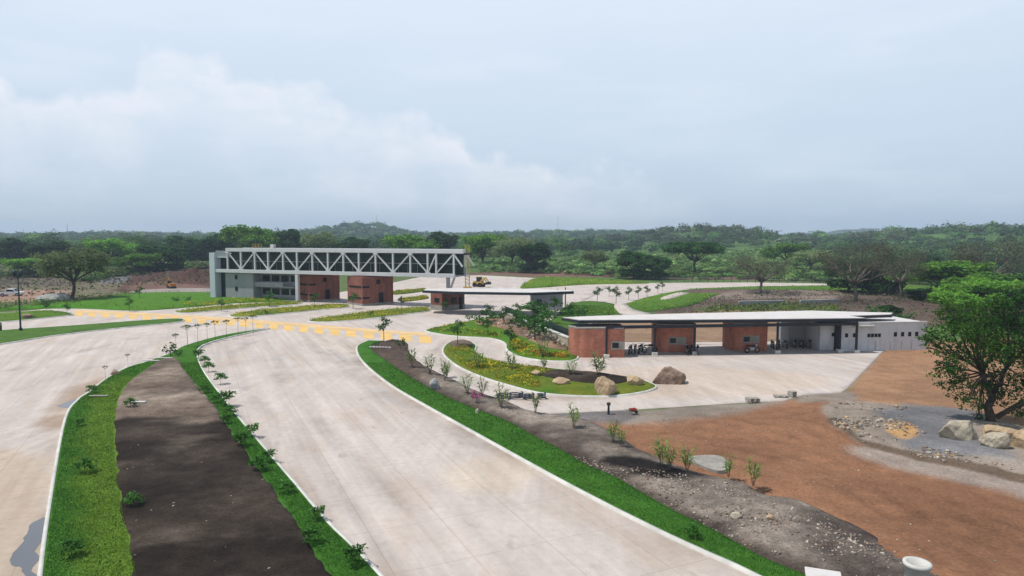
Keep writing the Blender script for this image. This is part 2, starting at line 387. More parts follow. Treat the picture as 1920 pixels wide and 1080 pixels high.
ZONES = [   # outline, colour, soft edge (m), ragged edge (m)
    ([(-900,480),(200,505),(330,515),(420,520),(420,562),(130,566),(-900,600)], np.array((.15,.13,.085)), 3, 8),
    ([(150,508),(270,508),(300,516),(200,518)], np.array((.08,.15,.035)), 2, 4),
    ([(0,520),(120,514),(190,522),(100,532),(-50,536)], np.array((.09,.075,.06)), 1.5, 4),
    ([(230,533),(330,524),(400,520),(405,527),(300,536)], np.array((.05,.028,.024)), 1, 3),
    ([(-400,548),(60,543),(130,548),(120,560),(0,568),(-400,590)], np.array((.30,.19,.14)), 1.5, 3),
    ([(60,512),(130,508),(140,530),(60,535)], np.array((.13,.10,.08)), 2, 3),
    ([(228,528),(270,516),(330,500),(400,485),(440,520),(400,545),(240,548)], np.array((.085,.045,.036)), 1.5, 4),
    ([(255,530),(300,530),(400,537),(400,545),(250,545)], np.array((.16,.09,.07)), 1, 2),
    ([(180,521),(235,514),(240,528),(190,531)], np.array((.15,.145,.16)), 1, 2),
    ([(700,545),(900,511),(1300,513),(1420,521),(1400,525),(1190,521),(1000,519),(900,518),(800,548)], np.array((.16,.095,.07)), 2, 3),
    ([(1280,551),(1420,543),(1900,545),(1900,600),(1720,612),(1660,600),(1500,590),(1240,590)], PURPLE, 1.5, 3),
    ([(1330,573),(1480,568),(1560,575),(1560,592),(1400,590),(1320,586)], np.array((.10,.11,.045)), 1.5, 3),
    ([(1310,553),(1480,549),(1600,553),(1560,562),(1420,560),(1330,560)], np.array((.20,.155,.13)), 1, 2),
    ([(1120,606),(1240,588),(1500,582),(1560,604),(1570,644),(1160,646)], np.array((.25,.165,.105)), 1, 2),
    ([(1470,606),(1510,606),(1520,616),(1470,616)], np.array((.09,.13,.03)), .8, 1),
    ([(1560,655),(1660,640),(1790,640),(1900,640),(2200,800),(2200,900),(1890,800),(1700,770),(1580,772),(1500,752),(1590,728)], ORANGE, 1.8, 2.2),
    ([(1360,757),(1470,752),(1512,740),(1590,735),(1600,750),(1560,778),(1420,790),(1250,800),(1100,790),(1100,776),(1200,769)], np.array((.24,.20,.165)), .5, .7),
    ([(985,770),(1180,769),(1185,788),(1100,800),(1000,790)], np.array((.15,.135,.13)), .4, .5),
    ([(1060,795),(1180,795),(1380,775),(1490,752),(1590,760),(1600,810),(1700,845),(1900,880),(2500,1000),(3000,1700),(1700,1700),(1400,1080),(1150,860)], RED, 1.2, 1.6),
    ([(1560,660),(1650,654),(1575,740),(1500,756),(1500,745),(1575,733)], np.array((.25,.205,.16)), .4, .5),
    ([(1548,765),(1600,752),(1700,760),(1800,768),(1920,800),(2300,880),(2300,960),(1920,895),(1840,880),(1720,858),(1620,830),(1562,800)], np.array((.26,.215,.175)), .4, .6),
    ([(1650,768),(1700,758),(1790,762),(1850,776),(1850,790),(1790,795),(1740,800),(1668,800)], GRAVEL, .9, 1.2),
    ([(1668,800),(1760,790),(1850,838),(1895,868),(1800,862),(1700,842)], GRAVEL*1.1, .7, .8),
    ([(1662,800),(1695,796),(1722,812),(1700,828),(1668,818)], np.array((.45,.27,.12)), .3, .4),
    ([(1600,835),(1640,836),(1720,856),(1850,882),(1950,905),(2400,970),(2400,1070),(1920,935),(1800,905),(1680,875),(1610,850)], TRACK, .8, .9),
    ([(1550,790),(1562,800),(1620,834),(1720,864),(1850,890),(1950,912),(1950,898),(1850,876),(1720,852),(1620,826),(1575,792)], np.array((.12,.085,.06)), .25, .35),
]
def ground_col(x, y):
    n1 = fbm(x, y, 40, 21); n2 = fbm(x, y, 6, 22)
    c = np.tile(SCRUB, (len(x), 1))
    c = mixw(c, np.array((.16,.12,.08)), np.clip(.25+n1*.9+n2*.3, 0, .8)*np.exp(-(np.hypot(x, y)/260)**4))
    for P, colr, soft, rag in ZONES:
        P = GP(cr(P, 3)); lo = P.min(0)-8; hi = P.max(0)+8
        k = np.where((x > lo[0]) & (x < hi[0]) & (y > lo[1]) & (y < hi[1]))[0]
        if not len(k): continue
        s = sdist(P, x[k], y[k])+rag*fbm(x[k], y[k], rag*2.5+.5, 31)
        c[k] = mixw(c[k], colr*np.ones((len(k), 3)), ss(-soft, soft, s))
    # wheel lines in the loose red earth
    c = c*(1-.2*np.clip(ruts(x, y), 0, 1)[:, None])
    return c
def make_ground():
    rad = [0, 6, 12]; r = 16.0
    while r < 3050: rad.append(r); r *= 1.0062 if r < 260 else (1.02 if r < 700 else 1.06)
    ang = list(np.arange(-48, 48.001, .16))+list(np.arange(52, 312, 5.0))
    th = np.radians(np.array(ang)); n = len(th)
    rr = np.array(rad[1:]); X = (rr[:, None]*np.sin(th)[None]).ravel(); Y = (rr[:, None]*np.cos(th)[None]).ravel()
    X = np.append(X, 0); Y = np.append(Y, 0)
    Z = ground_h(X, Y); C = ground_col(X, Y); k = len(rr)
    i, j = np.meshgrid(np.arange(k-1), np.arange(n), indexing='ij'); j2 = (j+1) % n
    Q = np.stack([i*n+j, (i+1)*n+j, (i+1)*n+j2, i*n+j2], -1).reshape(-1, 4)[:, ::-1]
    o = mesh_obj('ground', np.stack([X, Y, Z], 1), Q.copy(), M['ground'], None, C, True)
    return tag(o, kind='structure')
make_ground()
# ------------------------------------------------------------ flat patches cut to an outline
def rough_edge(P, a, sc=1.2, seed=5):
    out = []                                   # densify, then wobble
    for i in range(len(P)):
        p, q = P[i], P[(i+1) % len(P)]; L = np.hypot(*(q-p)); k = max(1, int(L/.35))
        k = min(k, 40)
        for t in range(k): out.append(p+(q-p)*t/k)
    out = np.array(out)
    out[:, 0] += a*fbm(out[:, 0], out[:, 1], sc, seed); out[:, 1] += a*fbm(out[:, 0]+50, out[:, 1], sc, seed+1)
    return out
def patch(name, P, step, zf, cf, mat, kind='structure', skirt=.25):
    lo, hi = P.min(0), P.max(0)
    gx, gy = np.meshgrid(np.arange(lo[0]+step/2, hi[0], step), np.arange(lo[1]+step/2, hi[1], step))
    gx = gx.ravel()+rng.uniform(-.3, .3, gx.size)*step; gy = gy.ravel()+rng.uniform(-.3, .3, gy.size)*step
    # coarser with distance
    keep = rng.random(gx.size) < np.clip((45/np.maximum(np.hypot(gx, gy), 1))**1.3, .05, 1)
    gx, gy = gx[keep], gy[keep]
    k = sdist(P, gx, gy) > step*.35
    pts = [Vector(p) for p in P.tolist()]+[Vector((a, b)) for a, b in zip(gx[k], gy[k])]
    n = len(P)
    vo, eo, fo, *_ = delaunay_2d_cdt(pts, [], [list(range(n))], 1, 1e-5)
    V = np.array([(p.x, p.y) for p in vo]); x, y = V[:, 0], V[:, 1]
    s = np.maximum(sdist(P, x, y), 0); z = zf(x, y, s)
    Vz = np.column_stack([x, y, z]); Fs = np.array([f for f in fo if len(f) == 3])
    e1 = Vz[Fs[:, 1]]-Vz[Fs[:, 0]]; e2 = Vz[Fs[:, 2]]-Vz[Fs[:, 0]]
    flip = (e1[:, 0]*e2[:, 1]-e1[:, 1]*e2[:, 0]) < 0; Fs[flip] = Fs[flip][:, ::-1]
    C = cf(x, y, s)
    if skirt:                                  # give the sheet an edge
        from collections import Counter
        E = Counter(); D = {}
        for f in Fs.tolist():
            for a, b in ((f[0], f[1]), (f[1], f[2]), (f[2], f[0])):
                E[(min(a, b), max(a, b))] += 1; D[(min(a, b), max(a, b))] = (a, b)
        bd = [D[e] for e, c_ in E.items() if c_ == 1]; ids = sorted({i for e in bd for i in e}); mp = {i: len(Vz)+k_ for k_, i in enumerate(ids)}
        low = Vz[ids].copy(); low[:, 2] -= skirt
        Vz = np.vstack([Vz, low]); C = np.vstack([C, C[ids]])
        ex = [(b, a, mp[a]) for a, b in bd]+[(b, mp[a], mp[b]) for a, b in bd]
        Fs = np.vstack([Fs, np.array(ex)])
    o = mesh_obj(name, Vz, Fs, mat, None, C, True)
    if kind: tag(o, kind=kind)
    return o
def flat(z, amp=0): return lambda x, y, s: z+amp*ss(.1, .8, s)*fbm(x, y, 1.5, 8)
def crown(z, a, w, amp=.03): return lambda x, y, s: z+a*ss(0, w, s)+amp*ss(.1, 1, s)*fbm(x, y, 1.2, 9)
def colr(a, b=None, sc=3, amt=1.0, seed=60):
    def f(x, y, s):
        c = np.tile(a, (len(x), 1))
        if b is not None: c = mixw(c, b, np.clip(.5+amt*fbm(x, y, sc, seed), 0, 1))
        return c
    return f
# paving: colour changes only where dust and rubber lie on it
DUST = [([(85,790),(110,740),(180,712),(215,700),(190,730),(140,760),(120,800)], (.33,.23,.16), .85), ([(-60,880),(60,850),(88,900),(70,1000),(40,1090),(-60,1200)], (.44,.34,.25), .8),
        ([(1050,700),(1180,690),(1330,690),(1500,700),(1560,716),(1470,738),(1250,745),(1150,735)], (.56,.44,.34), .55), ([(840,880),(960,850),(1030,880),(960,920),(860,930)], (.58,.48,.36), .5),
        ([(700,690),(760,720),(880,800),(1000,870),(1000,880),(860,805),(740,740),(690,700)], (.5,.40,.34), .4), ([(960,740),(1130,742),(1120,750),(960,752)], (.38,.31,.26), .7),
        ([(1000,948),(1090,955),(1200,1010),(1330,1070),(1280,1070),(1120,1000)], (.46,.38,.31), .55), ([(560,625),(700,640),(680,670),(600,650)], (.55,.46,.37), .4)]
TYRES = [[(598,615),(604,640),(640,672),(760,760),(900,840)], [(575,616),(580,640),(610,668),(660,700),(740,760)], [(640,625),(650,640),(672,672),(720,712)], [(0,748),(80,715),(170,690),(300,640)], [(0,700),(130,665),(290,627)],
         [(480,640),(440,660),(430,690),(470,740),(600,880),(760,1080)], [(540,650),(520,690),(560,750),(700,890),(880,1080)], [(820,655),(850,690),(920,730),(1000,745)]]
def road_col(x, y, s):
    c = np.tile(CONC, (len(x), 1))
    for P, k, a in DUST:
        P = GP(cr(P, 3)); w = ss(-.8, .8, sdist(P, x, y)+1.2*fbm(x, y, 3, 71))
        c = mixw(c, np.array(k), w*a)
    for Q, w0 in ((GP(VKERB), 1.0), (MEDIAN, .8), (TEAR, .7)):        # earth washed off the beds along the kerbs
        k = np.where(y < 110)[0]; d = pdist(Q, x[k], y[k], False); w = np.exp(-d/(.5+.6*np.clip(fbm(x[k], y[k], 5, 76), 0, 1)))*np.clip(.45+1.1*fbm(x[k], y[k], 4, 75), 0, 1)*w0
        c[k] = mixw(c[k], np.array((.27,.20,.145)), np.clip(w, 0, .8))
    for L in TYRES:
        d = pdist(GP(cr(L, 5, False)), x, y, False)
        w = np.exp(-(d/.45)**2)*np.clip(.5+.8*fbm(x, y, 6, 73), 0, 1); c = c*(1-.36*w[:, None])
    return c
patch('road', ROAD, .62, flat(.03), road_col, M['conc'])
# side path behind the pavilion, strip road by the earthworks, paved court behind the bridge
def pth(name, pts, z=.05, c=CONC): return patch(name, GP(cr(pts, 4)), 1.2, flat(z), colr(c), M['conc'])
pth('footpath', [(1158,571),(1172,572),(1188,583),(1220,592),(1170,592),(1152,578)], .34)
pth('footpath', [(1245,558),(1290,546),(1300,548),(1262,561),(1240,564)], .30)
pth('service_road', [(255,545),(330,541),(405,541),(405,549),(330,550),(250,551)], .07, CONC*.55)
pth('track', [(1640,540),(1800,541),(1800,546),(1640,546)], .06, np.array((.42,.33,.25)))
pth('forecourt', [(1020,560),(1060,548),(1130,536),(1130,545),(1075,575),(1050,590),(1010,590)], .06, CONC)
def med_col(x, y, s):
    c = np.tile(GREEN, (len(x), 1))
    # weedy band beside the soil on its left
    d = pdist(GP([(240,1400),(236,1080),(222,980),(212,900),(205,830),(208,785),(216,745),(240,716)]), x, y, False)
    w = ss(2.6, .9, d+1.0*fbm(x, y, 1.8, 81)); c = mixw(c, WEED, w*.9)
    return mixw(c, LAWN*.8, ss(55, 75, y)*.6)
def grass_col(x, y, s): return mixw(np.tile(GREEN, (len(x), 1)), np.array((.045,.14,.014)), np.clip(.4+.7*fbm(x, y, 4, 83), 0, 1)*.6)
patch('lawn', MEDIAN, .42, crown(.15, .06, 1.2), med_col, M['turf'], skirt=.3)
def msoil_col(x, y, s):
    line = G(300, 797).y+2.4*fbm(x, y, 4, 90, 5)
    far = ss(-.8, .8, y-line)
    c = np.tile(MULCH, (len(x), 1))
    c = mixw(c, np.array((.058,.044,.034)), np.clip(.3+1.5*fbm(x*.6, y, 4, 91, 5), 0, 1))
    b = mixw(np.tile(BROWN*.85, (len(x), 1)), np.array((.25,.2,.155)), np.clip(.2+1.2*fbm(x*.4, y, 3.5, 92), 0, 1))
    dust = np.clip(1.6*fbm(x*.5, y, 2.2, 99, 5)-.35, 0, .55); c = mixw(c, np.array((.12,.095,.075)), dust)
    b = mixw(b, np.array((.05,.04,.032)), np.clip(1.8*fbm(x, y, 2.6, 89, 5)-.3, 0, .7))
    return mixw(c, b, far)
patch('soil_bed', rough_edge(MSOIL, .22), .32, lambda x, y, s: .20+.09*ss(0, .5, s)+.10*ss(.2, 1.2, s)*np.maximum(fbm(x, y, 1.6, 93, 5), -.3), msoil_col, M['soil'], skirt=.1)
patch('lawn', VGRASS, .42, crown(.15, .05, 1), grass_col, M['turf'], skirt=.3)
GRASSEDGE = GP(VGRASS_R)
def vsoil_z(x, y, s):
    return .05+.16*ss(0, 1.4, s)+.30*ss(.3, 3, s)*np.clip(.4+1.2*fbm(x, y, 3.5, 95, 5), -.1, 1.6)*.6+.05*fbm(x, y, .8, 94)*ss(0, .4, s)
def vsoil_col(x, y, s):
    d = pdist(GRASSEDGE, x, y, False)
    c = mixw(np.tile(GREYSOIL*1.05, (len(x), 1)), np.array((.07,.055,.047)), np.clip(.35+1.5*fbm(x, y, 4, 96), 0, 1))
    c = mixw(c, np.array((.05,.036,.028)), ss(1.4, .2, d+.5*fbm(x, y, 1, 97))*.85)
    c = mixw(c, np.array((.085,.06,.048)), ss(62, 75, y))
    blk = GP(cr([(1130,868),(1200,862),(1290,890),(1275,905),(1180,893)], 4)); return mixw(c, np.array((.016,.013,.012)), ss(-.3, .4, sdist(blk, x, y)+.6*fbm(x, y, 1, 98)))
patch('soil_bed', rough_edge(VSOIL, .2), .3, vsoil_z, vsoil_col, M['soil'], skirt=.3)
FLOW1 = np.array((.13,.15,.018)); FLOW2 = np.array((.17,.12,.03))
patch('planting_bed', TEAR, .5, crown(.14, .25, 1.6), colr(np.array((.05,.13,.012)), FLOW1, 2.5, 1.3), M['turf'], skirt=.3)
patch('soil_bed', rough_edge(GP(cr([(1000,704),(1040,700),(1100,703),(1150,709),(1185,718),(1150,728),(1090,724),(1030,716)], 4)), .25), .4, lambda x, y, s: .40+.08*ss(0, .8, s)+.05*fbm(x, y, 1, 5), colr(MULCH*1.3, BROWN*.5, 2), M['soil'], skirt=.3)
patch('soil_bed', rough_edge(GP(cr([(845,646),(868,642),(886,648),(878,656),(850,656)], 4)), .2), .5, lambda x, y, s: .4+.1*ss(0, .8, s), colr(BROWN*.7, BROWN, 2), M['soil'], skirt=.3)
patch('planting_bed', WISLE, .6, crown(.14, .25, 2), colr(np.array((.055,.15,.014)), np.array((.10,.16,.016)), 4), M['turf'], skirt=.3)
patch('soil_bed', rough_edge(GP(cr([(890,608),(915,602),(950,603),(1000,624),(1050,650),(1064,661),(1025,657),(985,640),(940,620),(905,614)], 4)), .35), .5, lambda x, y, s: .42+.5*ss(0, 3, s)+.12*fbm(x, y, 2, 5), colr(np.array((.27,.17,.11)), np.array((.19,.12,.085)), 3), M['soil'], skirt=.3)
for P in (LANE1, LANE2, LANE3, LANE4, LANE5): patch('planting_bed', P, .8, crown(.15, .12, 1), colr(np.array((.08,.13,.016)), np.array((.19,.20,.025)), 4, 1.3), M['turf'], skirt=.3)
patch('lawn', STRIP, .7, crown(.15, .05, 1), colr(np.array((.06,.13,.022)), np.array((.075,.145,.025)), 6), M['turf'], skirt=.3)
patch('lawn', LEFTBED, .9, crown(.13, .08, 1), colr(np.array((.09,.16,.016)), np.array((.07,.15,.015)), 5), M['turf'], skirt=.3)
def big_z(x, y, s): return .12+ss(0, 6, s)*(.35+.5*fbm(x, y, 12, 55)*.5)
patch('lawn', BIGLAWN, 1.1, big_z, colr(np.array((.075,.165,.015)), np.array((.06,.19,.014)), 9), M['turf'], skirt=.4)
patch('lawn', FARLAWN, 1.5, crown(.13, .2, 2), colr(np.array((.13,.19,.016)), np.array((.08,.16,.015)), 12), M['turf'], skirt=.4)
patch('lawn', RLAWN, 1.2, crown(.10, .15, 2), colr(np.array((.09,.18,.018)), np.array((.06,.13,.016)), 8), M['turf'], skirt=.4)
patch('lawn', PLAWN, 1.0, crown(.10, .1, 3), colr(np.array((.05,.15,.014)), np.array((.07,.12,.02)), 5), M['turf'], skirt=.4)
# kerbs
def kerb(P, closed=True, w=.2, h=.17, name='kerb'):
    P = np.array(P); n = len(P)
    if closed:
        A = np.sum(P[:, 0]*np.roll(P[:, 1], -1)-np.roll(P[:, 0], -1)*P[:, 1])
        if A < 0: P = P[::-1]
        T = np.roll(P, -1, 0)-np.roll(P, 1, 0)
    else: T = np.gradient(P, axis=0)
    T = T/np.maximum(np.hypot(T[:, 0], T[:, 1]), 1e-6)[:, None]; N = np.column_stack([-T[:, 1], T[:, 0]])
    o_, i_ = P-N*.04, P+N*(w-.04)
    z0 = np.full(n, -.1); z1 = np.full(n, h)
    V = np.vstack([np.column_stack([o_, z0]), np.column_stack([o_+N*.02, z1]), np.column_stack([i_, z1+.005]), np.column_stack([i_, z0])])
    Fs = []
    for k in range(n if closed else n-1):
        k2 = (k+1) % n
        for a in range(3): Fs.append((a*n+k, a*n+k2, (a+1)*n+k2, (a+1)*n+k))
    return tag(mesh_obj(name, V, np.array(Fs), M['kerb']), kind='structure')
for P in (MEDIAN, TEAR, WISLE, LANE1, LANE2, LANE3, STRIP, LEFTBED): kerb(P)
kerb(GP(VKERB)[::1], False)
# puddles
for P in ([(20,1060),(30,1030),(52,1002),(60,985),(78,972),(84,980),(72,1040),(66,1090),(48,1084),(44,1068)], [(108,762),(128,753),(150,748),(146,757),(130,765)]):
    Pw = rough_edge(GP(cr(P, 4)), .3, .9); me = MB(); me.prism([tuple(p) for p in Pw], .02, .036); tag(me.build('puddle', M['water']), kind='structure')
# ------------------------------------------------------------ painted crossing
LINE = cr([(140,585),(250,590),(350,595.5),(450,602),(560,610.5),(700,622),(800,628.5)], 8, False)
def strip(name, pts, a, b, mat, z):
    up = GP([(u, v+a) for u, v in pts]); lo = GP([(u, v+b) for u, v in pts]); n = len(up)
    V = [(p[0], p[1], z) for p in up]+[(p[0], p[1], z) for p in lo]
    return tag(mesh_obj(name, V, np.array([(k, n+k, n+k+1, k+1) for k in range(n-1)]), mat), kind='structure')
strip('painted_band', LINE, -4.2, -.2, M['orange'], .036)
strip('painted_line', LINE, .2, 1.6, M['yellow'], .036)
mb = MB(); Lw = GP(LINE); acc = 0; nxt = 1.0
for i in range(len(Lw)-1):
    L = np.hypot(*(Lw[i+1]-Lw[i])); d = (Lw[i+1]-Lw[i])/L
    while nxt < acc+L:
        p = Lw[i]+d*(nxt-acc); n_ = -p/np.hypot(*p); p = p+n_*1.2
        q = [p-d*.95, p+d*.95, p+d*.95+n_*6.4, p-d*.95+n_*6.4]
        mb.add([(a[0], a[1], .037) for a in q], [(3, 2, 1, 0)]); nxt += 3.3
    acc += L
tag(mb.build('crossing_bars', M['yellow']), kind='structure')
# ------------------------------------------------------------ leaves
def quads(C, sz, nrm=None, asp=1.0):
    """leaf quads round centres C with size sz"""
    n = len(C); a = rng.normal(size=(n, 3))
    if nrm is not None: a = a*.75+nrm
    a /= np.linalg.norm(a, axis=1)[:, None]+1e-9
    b = rng.normal(size=(n, 3)); u = np.cross(a, b); u /= np.linalg.norm(u, axis=1)[:, None]+1e-9; w = np.cross(a, u)
    sz = np.asarray(sz).reshape(-1, 1)*np.ones((n, 1))
    V = np.stack([C-u*sz*asp, C-w*sz*.55, C+u*sz*asp, C+w*sz*.55], 1).reshape(-1, 3)
    return V, np.arange(n*4).reshape(-1, 4)
def leafmesh(name, C, sz, col, mat, parent=None, nrm=None, asp=1.0):
    V, Fq = quads(C, sz, nrm, asp); return mesh_obj(name, V, Fq, mat, parent, np.repeat(col, 4, 0))
def leafcol(n, base, var=.3, hue=.15):
    b = np.asarray(base)*np.ones((n, 3)); k = 1+var*rng.normal(size=(n, 1)); c = b*np.clip(k, .4, 1.8)
    c[:, 0] *= 1+hue*rng.normal(size=n); return np.clip(c, .004, 1)
def clumps(cs, per, flatz=.75):
    """cs: list of (x,y,z,r). Leaves lie mostly in the outer shell of each clump"""
    P, Nn = [], []
    for x, y, z, r in cs:
        k = max(6, int(per*r*r)); d = rng.normal(size=(k, 3)); d /= np.linalg.norm(d, axis=1)[:, None]
        lob = 1+.28*np.sin(d[:, 0]*4+x*7)*np.sin(d[:, 1]*4+y*5)+.2*np.sin(d[:, 2]*5+z*3)
        rad = r*lob*(rng.random(k)**.4)
        p = np.array((x, y, z))+d*rad[:, None]*np.array((1, 1, flatz)); P.append(p); Nn.append(d*.8+np.array((0, 0, .5)))
    return np.vstack(P), np.vstack(Nn)
def branchy(mb, a, b, r0, r1, sag=.0, n=4, k=6):
    a, b = Vector(a), Vector(b); L = (b-a).length; P = []; Rr = []
    for i in range(n+1):
        t = i/n; p = a.lerp(b, t)
        if 0 < i < n: p += Vector((random.uniform(-1, 1), random.uniform(-1, 1), random.uniform(-.6, .6)))*L*.06
        p.z += sag*math.sin(t*math.pi)*L
        P.append(p); Rr.append(r0+(r1-r0)*t)
    mb.tube(P, Rr, k); return P
def make_tree(name, label, cat, h, w, base, dens=26, leaf=.28, trunk_h=.35, nb=9, bark='bark', flatz=.7, bare=0, umbrella=0, group=None, seed=0):
    random.seed(seed*13+5)
    t = thing(name, label, cat, group=group); mb = MB(); th = h*trunk_h
    top = Vector((random.uniform(-.05, .05)*h, random.uniform(-.05, .05)*h, th))
    branchy(mb, (0, 0, -.3), top, h*.030+.05, h*.022+.03, n=4, k=8); cs = []
    for i in range(nb):
        a = 2*math.pi*(i+random.random()*.6)/nb; e = random.random()
        rr = w*.5*(.35+.5*(1-e*.7)) if not umbrella else w*.5*(.25+.6*random.random())
        z = th+(h-th)*(.28+.55*e) if not umbrella else h*(.78+.1*random.random())
        p = Vector((math.cos(a)*rr, math.sin(a)*rr, z)); P = branchy(mb, top, p, h*.016+.02, h*.005+.01, sag=.06, n=4, k=5)
        for q in range(2 if not bare else 5):
            tip = p+Vector((random.uniform(-1, 1), random.uniform(-1, 1), random.uniform(-.2, .9)))*w*.17
            branchy(mb, P[2+random.randint(0, 1)], tip, h*.007+.01, h*.002+.006, n=3, k=4)
            if bare:
                for _ in range(4): branchy(mb, tip.lerp(p, random.random()*.6), tip+Vector((random.uniform(-1, 1), random.uniform(-1, 1), random.uniform(-.2, 1)))*w*.12, .02, .008, n=2, k=3)
            cs.append((*tip, w*random.uniform(.10, .16)))
        cs.append((*p, w*random.uniform(.15, .21)))
    cs.append((0, 0, h*.84, w*.2))
    if trunk_h < .2: cs += [(math.cos(a)*w*.3, math.sin(a)*w*.3, h*random.uniform(.16, .3), w*.17) for a in np.arange(0, 6.2, .75)]
    mb.build('trunk', M[bark], t, smooth=True)
    per = dens*(1-bare)
    C, Nn = clumps(cs, per, flatz)
    C[:, 2] = np.minimum(C[:, 2], h*1.02)
    c = leafcol(len(C), base, .28)
    leafmesh('crown', C, leaf*rng.uniform(.7, 1.3, len(C)), c, M['leaf'], t, Nn); return t
# ------------------------------------------------------------ foreground tree on the right
def fore_tree():
    b = G(1858, 792); b.z = float(ground_h(np.array([b.x]), np.array([b.y]))[0]); D = b.y; random.seed(3)
    t = thing('broadleaf_tree', 'large dark green leafy tree standing behind the pale boulders', 'tree', b)
    mb = MB()
    def L(u, v, dy=0): return AT(u, v, D+dy)-b
    fork = L(1862, 745); mb.tube([(0, 0, -.4), L(1857, 780), L(1852, 762), fork], [.42, .34, .30, .24], 10)
    arm = [L(1868, 782, -.1), L(1890, 770, -.3), L(1920, 752, -.5), L(1955, 738, -.4), L(1985, 700, 0)]; mb.tube(arm, [.2, .19, .16, .13, .08], 8)
    m2 = L(1845, 700); P1 = branchy(mb, fork, m2, .22, .15, n=4, k=8); m3 = L(1888, 690, .5); branchy(mb, fork, m3, .19, .13, n=4, k=8)
    CL = [(1768,612,34,0),(1797,592,32,.5),(1838,600,40,-.5),(1880,598,42,1),(1925,604,48,0),(1762,650,26,.3),(1785,688,28,-.6),(1830,635,46,-1.2),(1880,640,50,-.8),(1922,650,50,.6),(1800,705,20,.4),
          (1825,738,26,-.3),(1868,705,30,1.2),(1912,705,30,-.8),(1962,620,60,.5),(1962,690,46,-.5),(1842,762,12,0),(1776,578,22,1),(1815,660,34,1.6),(1900,610,46,2),(1850,610,46,2.4),(1940,730,26,1),(1860,670,30,-2),(1990,650,60,0),(1812,610,30,-2.),(1895,572,20,.5),(1852,574,18,0),(1940,566,24,0),(1820,566,13,.4),(1872,560,11,-.5),(1912,556,12,.3),(1778,566,11,0),(1745,640,14,.2),(1784,722,24,.5),(1812,752,18,-.8),(1852,728,26,.9),(1892,738,30,-.9),(1768,690,20,.6),(1934,764,26,.2),(1905,772,16,-.4),(1836,778,11,.3),(1750,628,18,0)]
    px = D/F; cs = []
    for u, v, r, dy in CL:
        p = L(u, v, dy); cs.append((p.x, p.y, p.z, r*px))
        src = min((m2, m3, arm[3]), key=lambda q: (q-p).length); P = branchy(mb, src, p, .085, .03, sag=.03, n=4, k=5)
        for _ in range(5):
            q = p+Vector((random.uniform(-1, 1), random.uniform(-1, 1), random.uniform(-.9, .9)))*r*px*.95
            branchy(mb, P[random.randint(2, 4)], q, .03, .012, n=2, k=4); cs.append((q.x, q.y, q.z, r*px*random.uniform(.3, .5)))
    mb.build('trunk', M['bark'], t, smooth=True)
    C, Nn = clumps(cs, 190, .72)
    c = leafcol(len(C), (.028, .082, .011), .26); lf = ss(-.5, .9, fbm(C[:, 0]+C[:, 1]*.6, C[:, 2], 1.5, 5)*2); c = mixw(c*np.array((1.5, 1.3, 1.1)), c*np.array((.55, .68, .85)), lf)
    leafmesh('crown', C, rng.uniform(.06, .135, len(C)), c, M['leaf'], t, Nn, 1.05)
fore_tree()
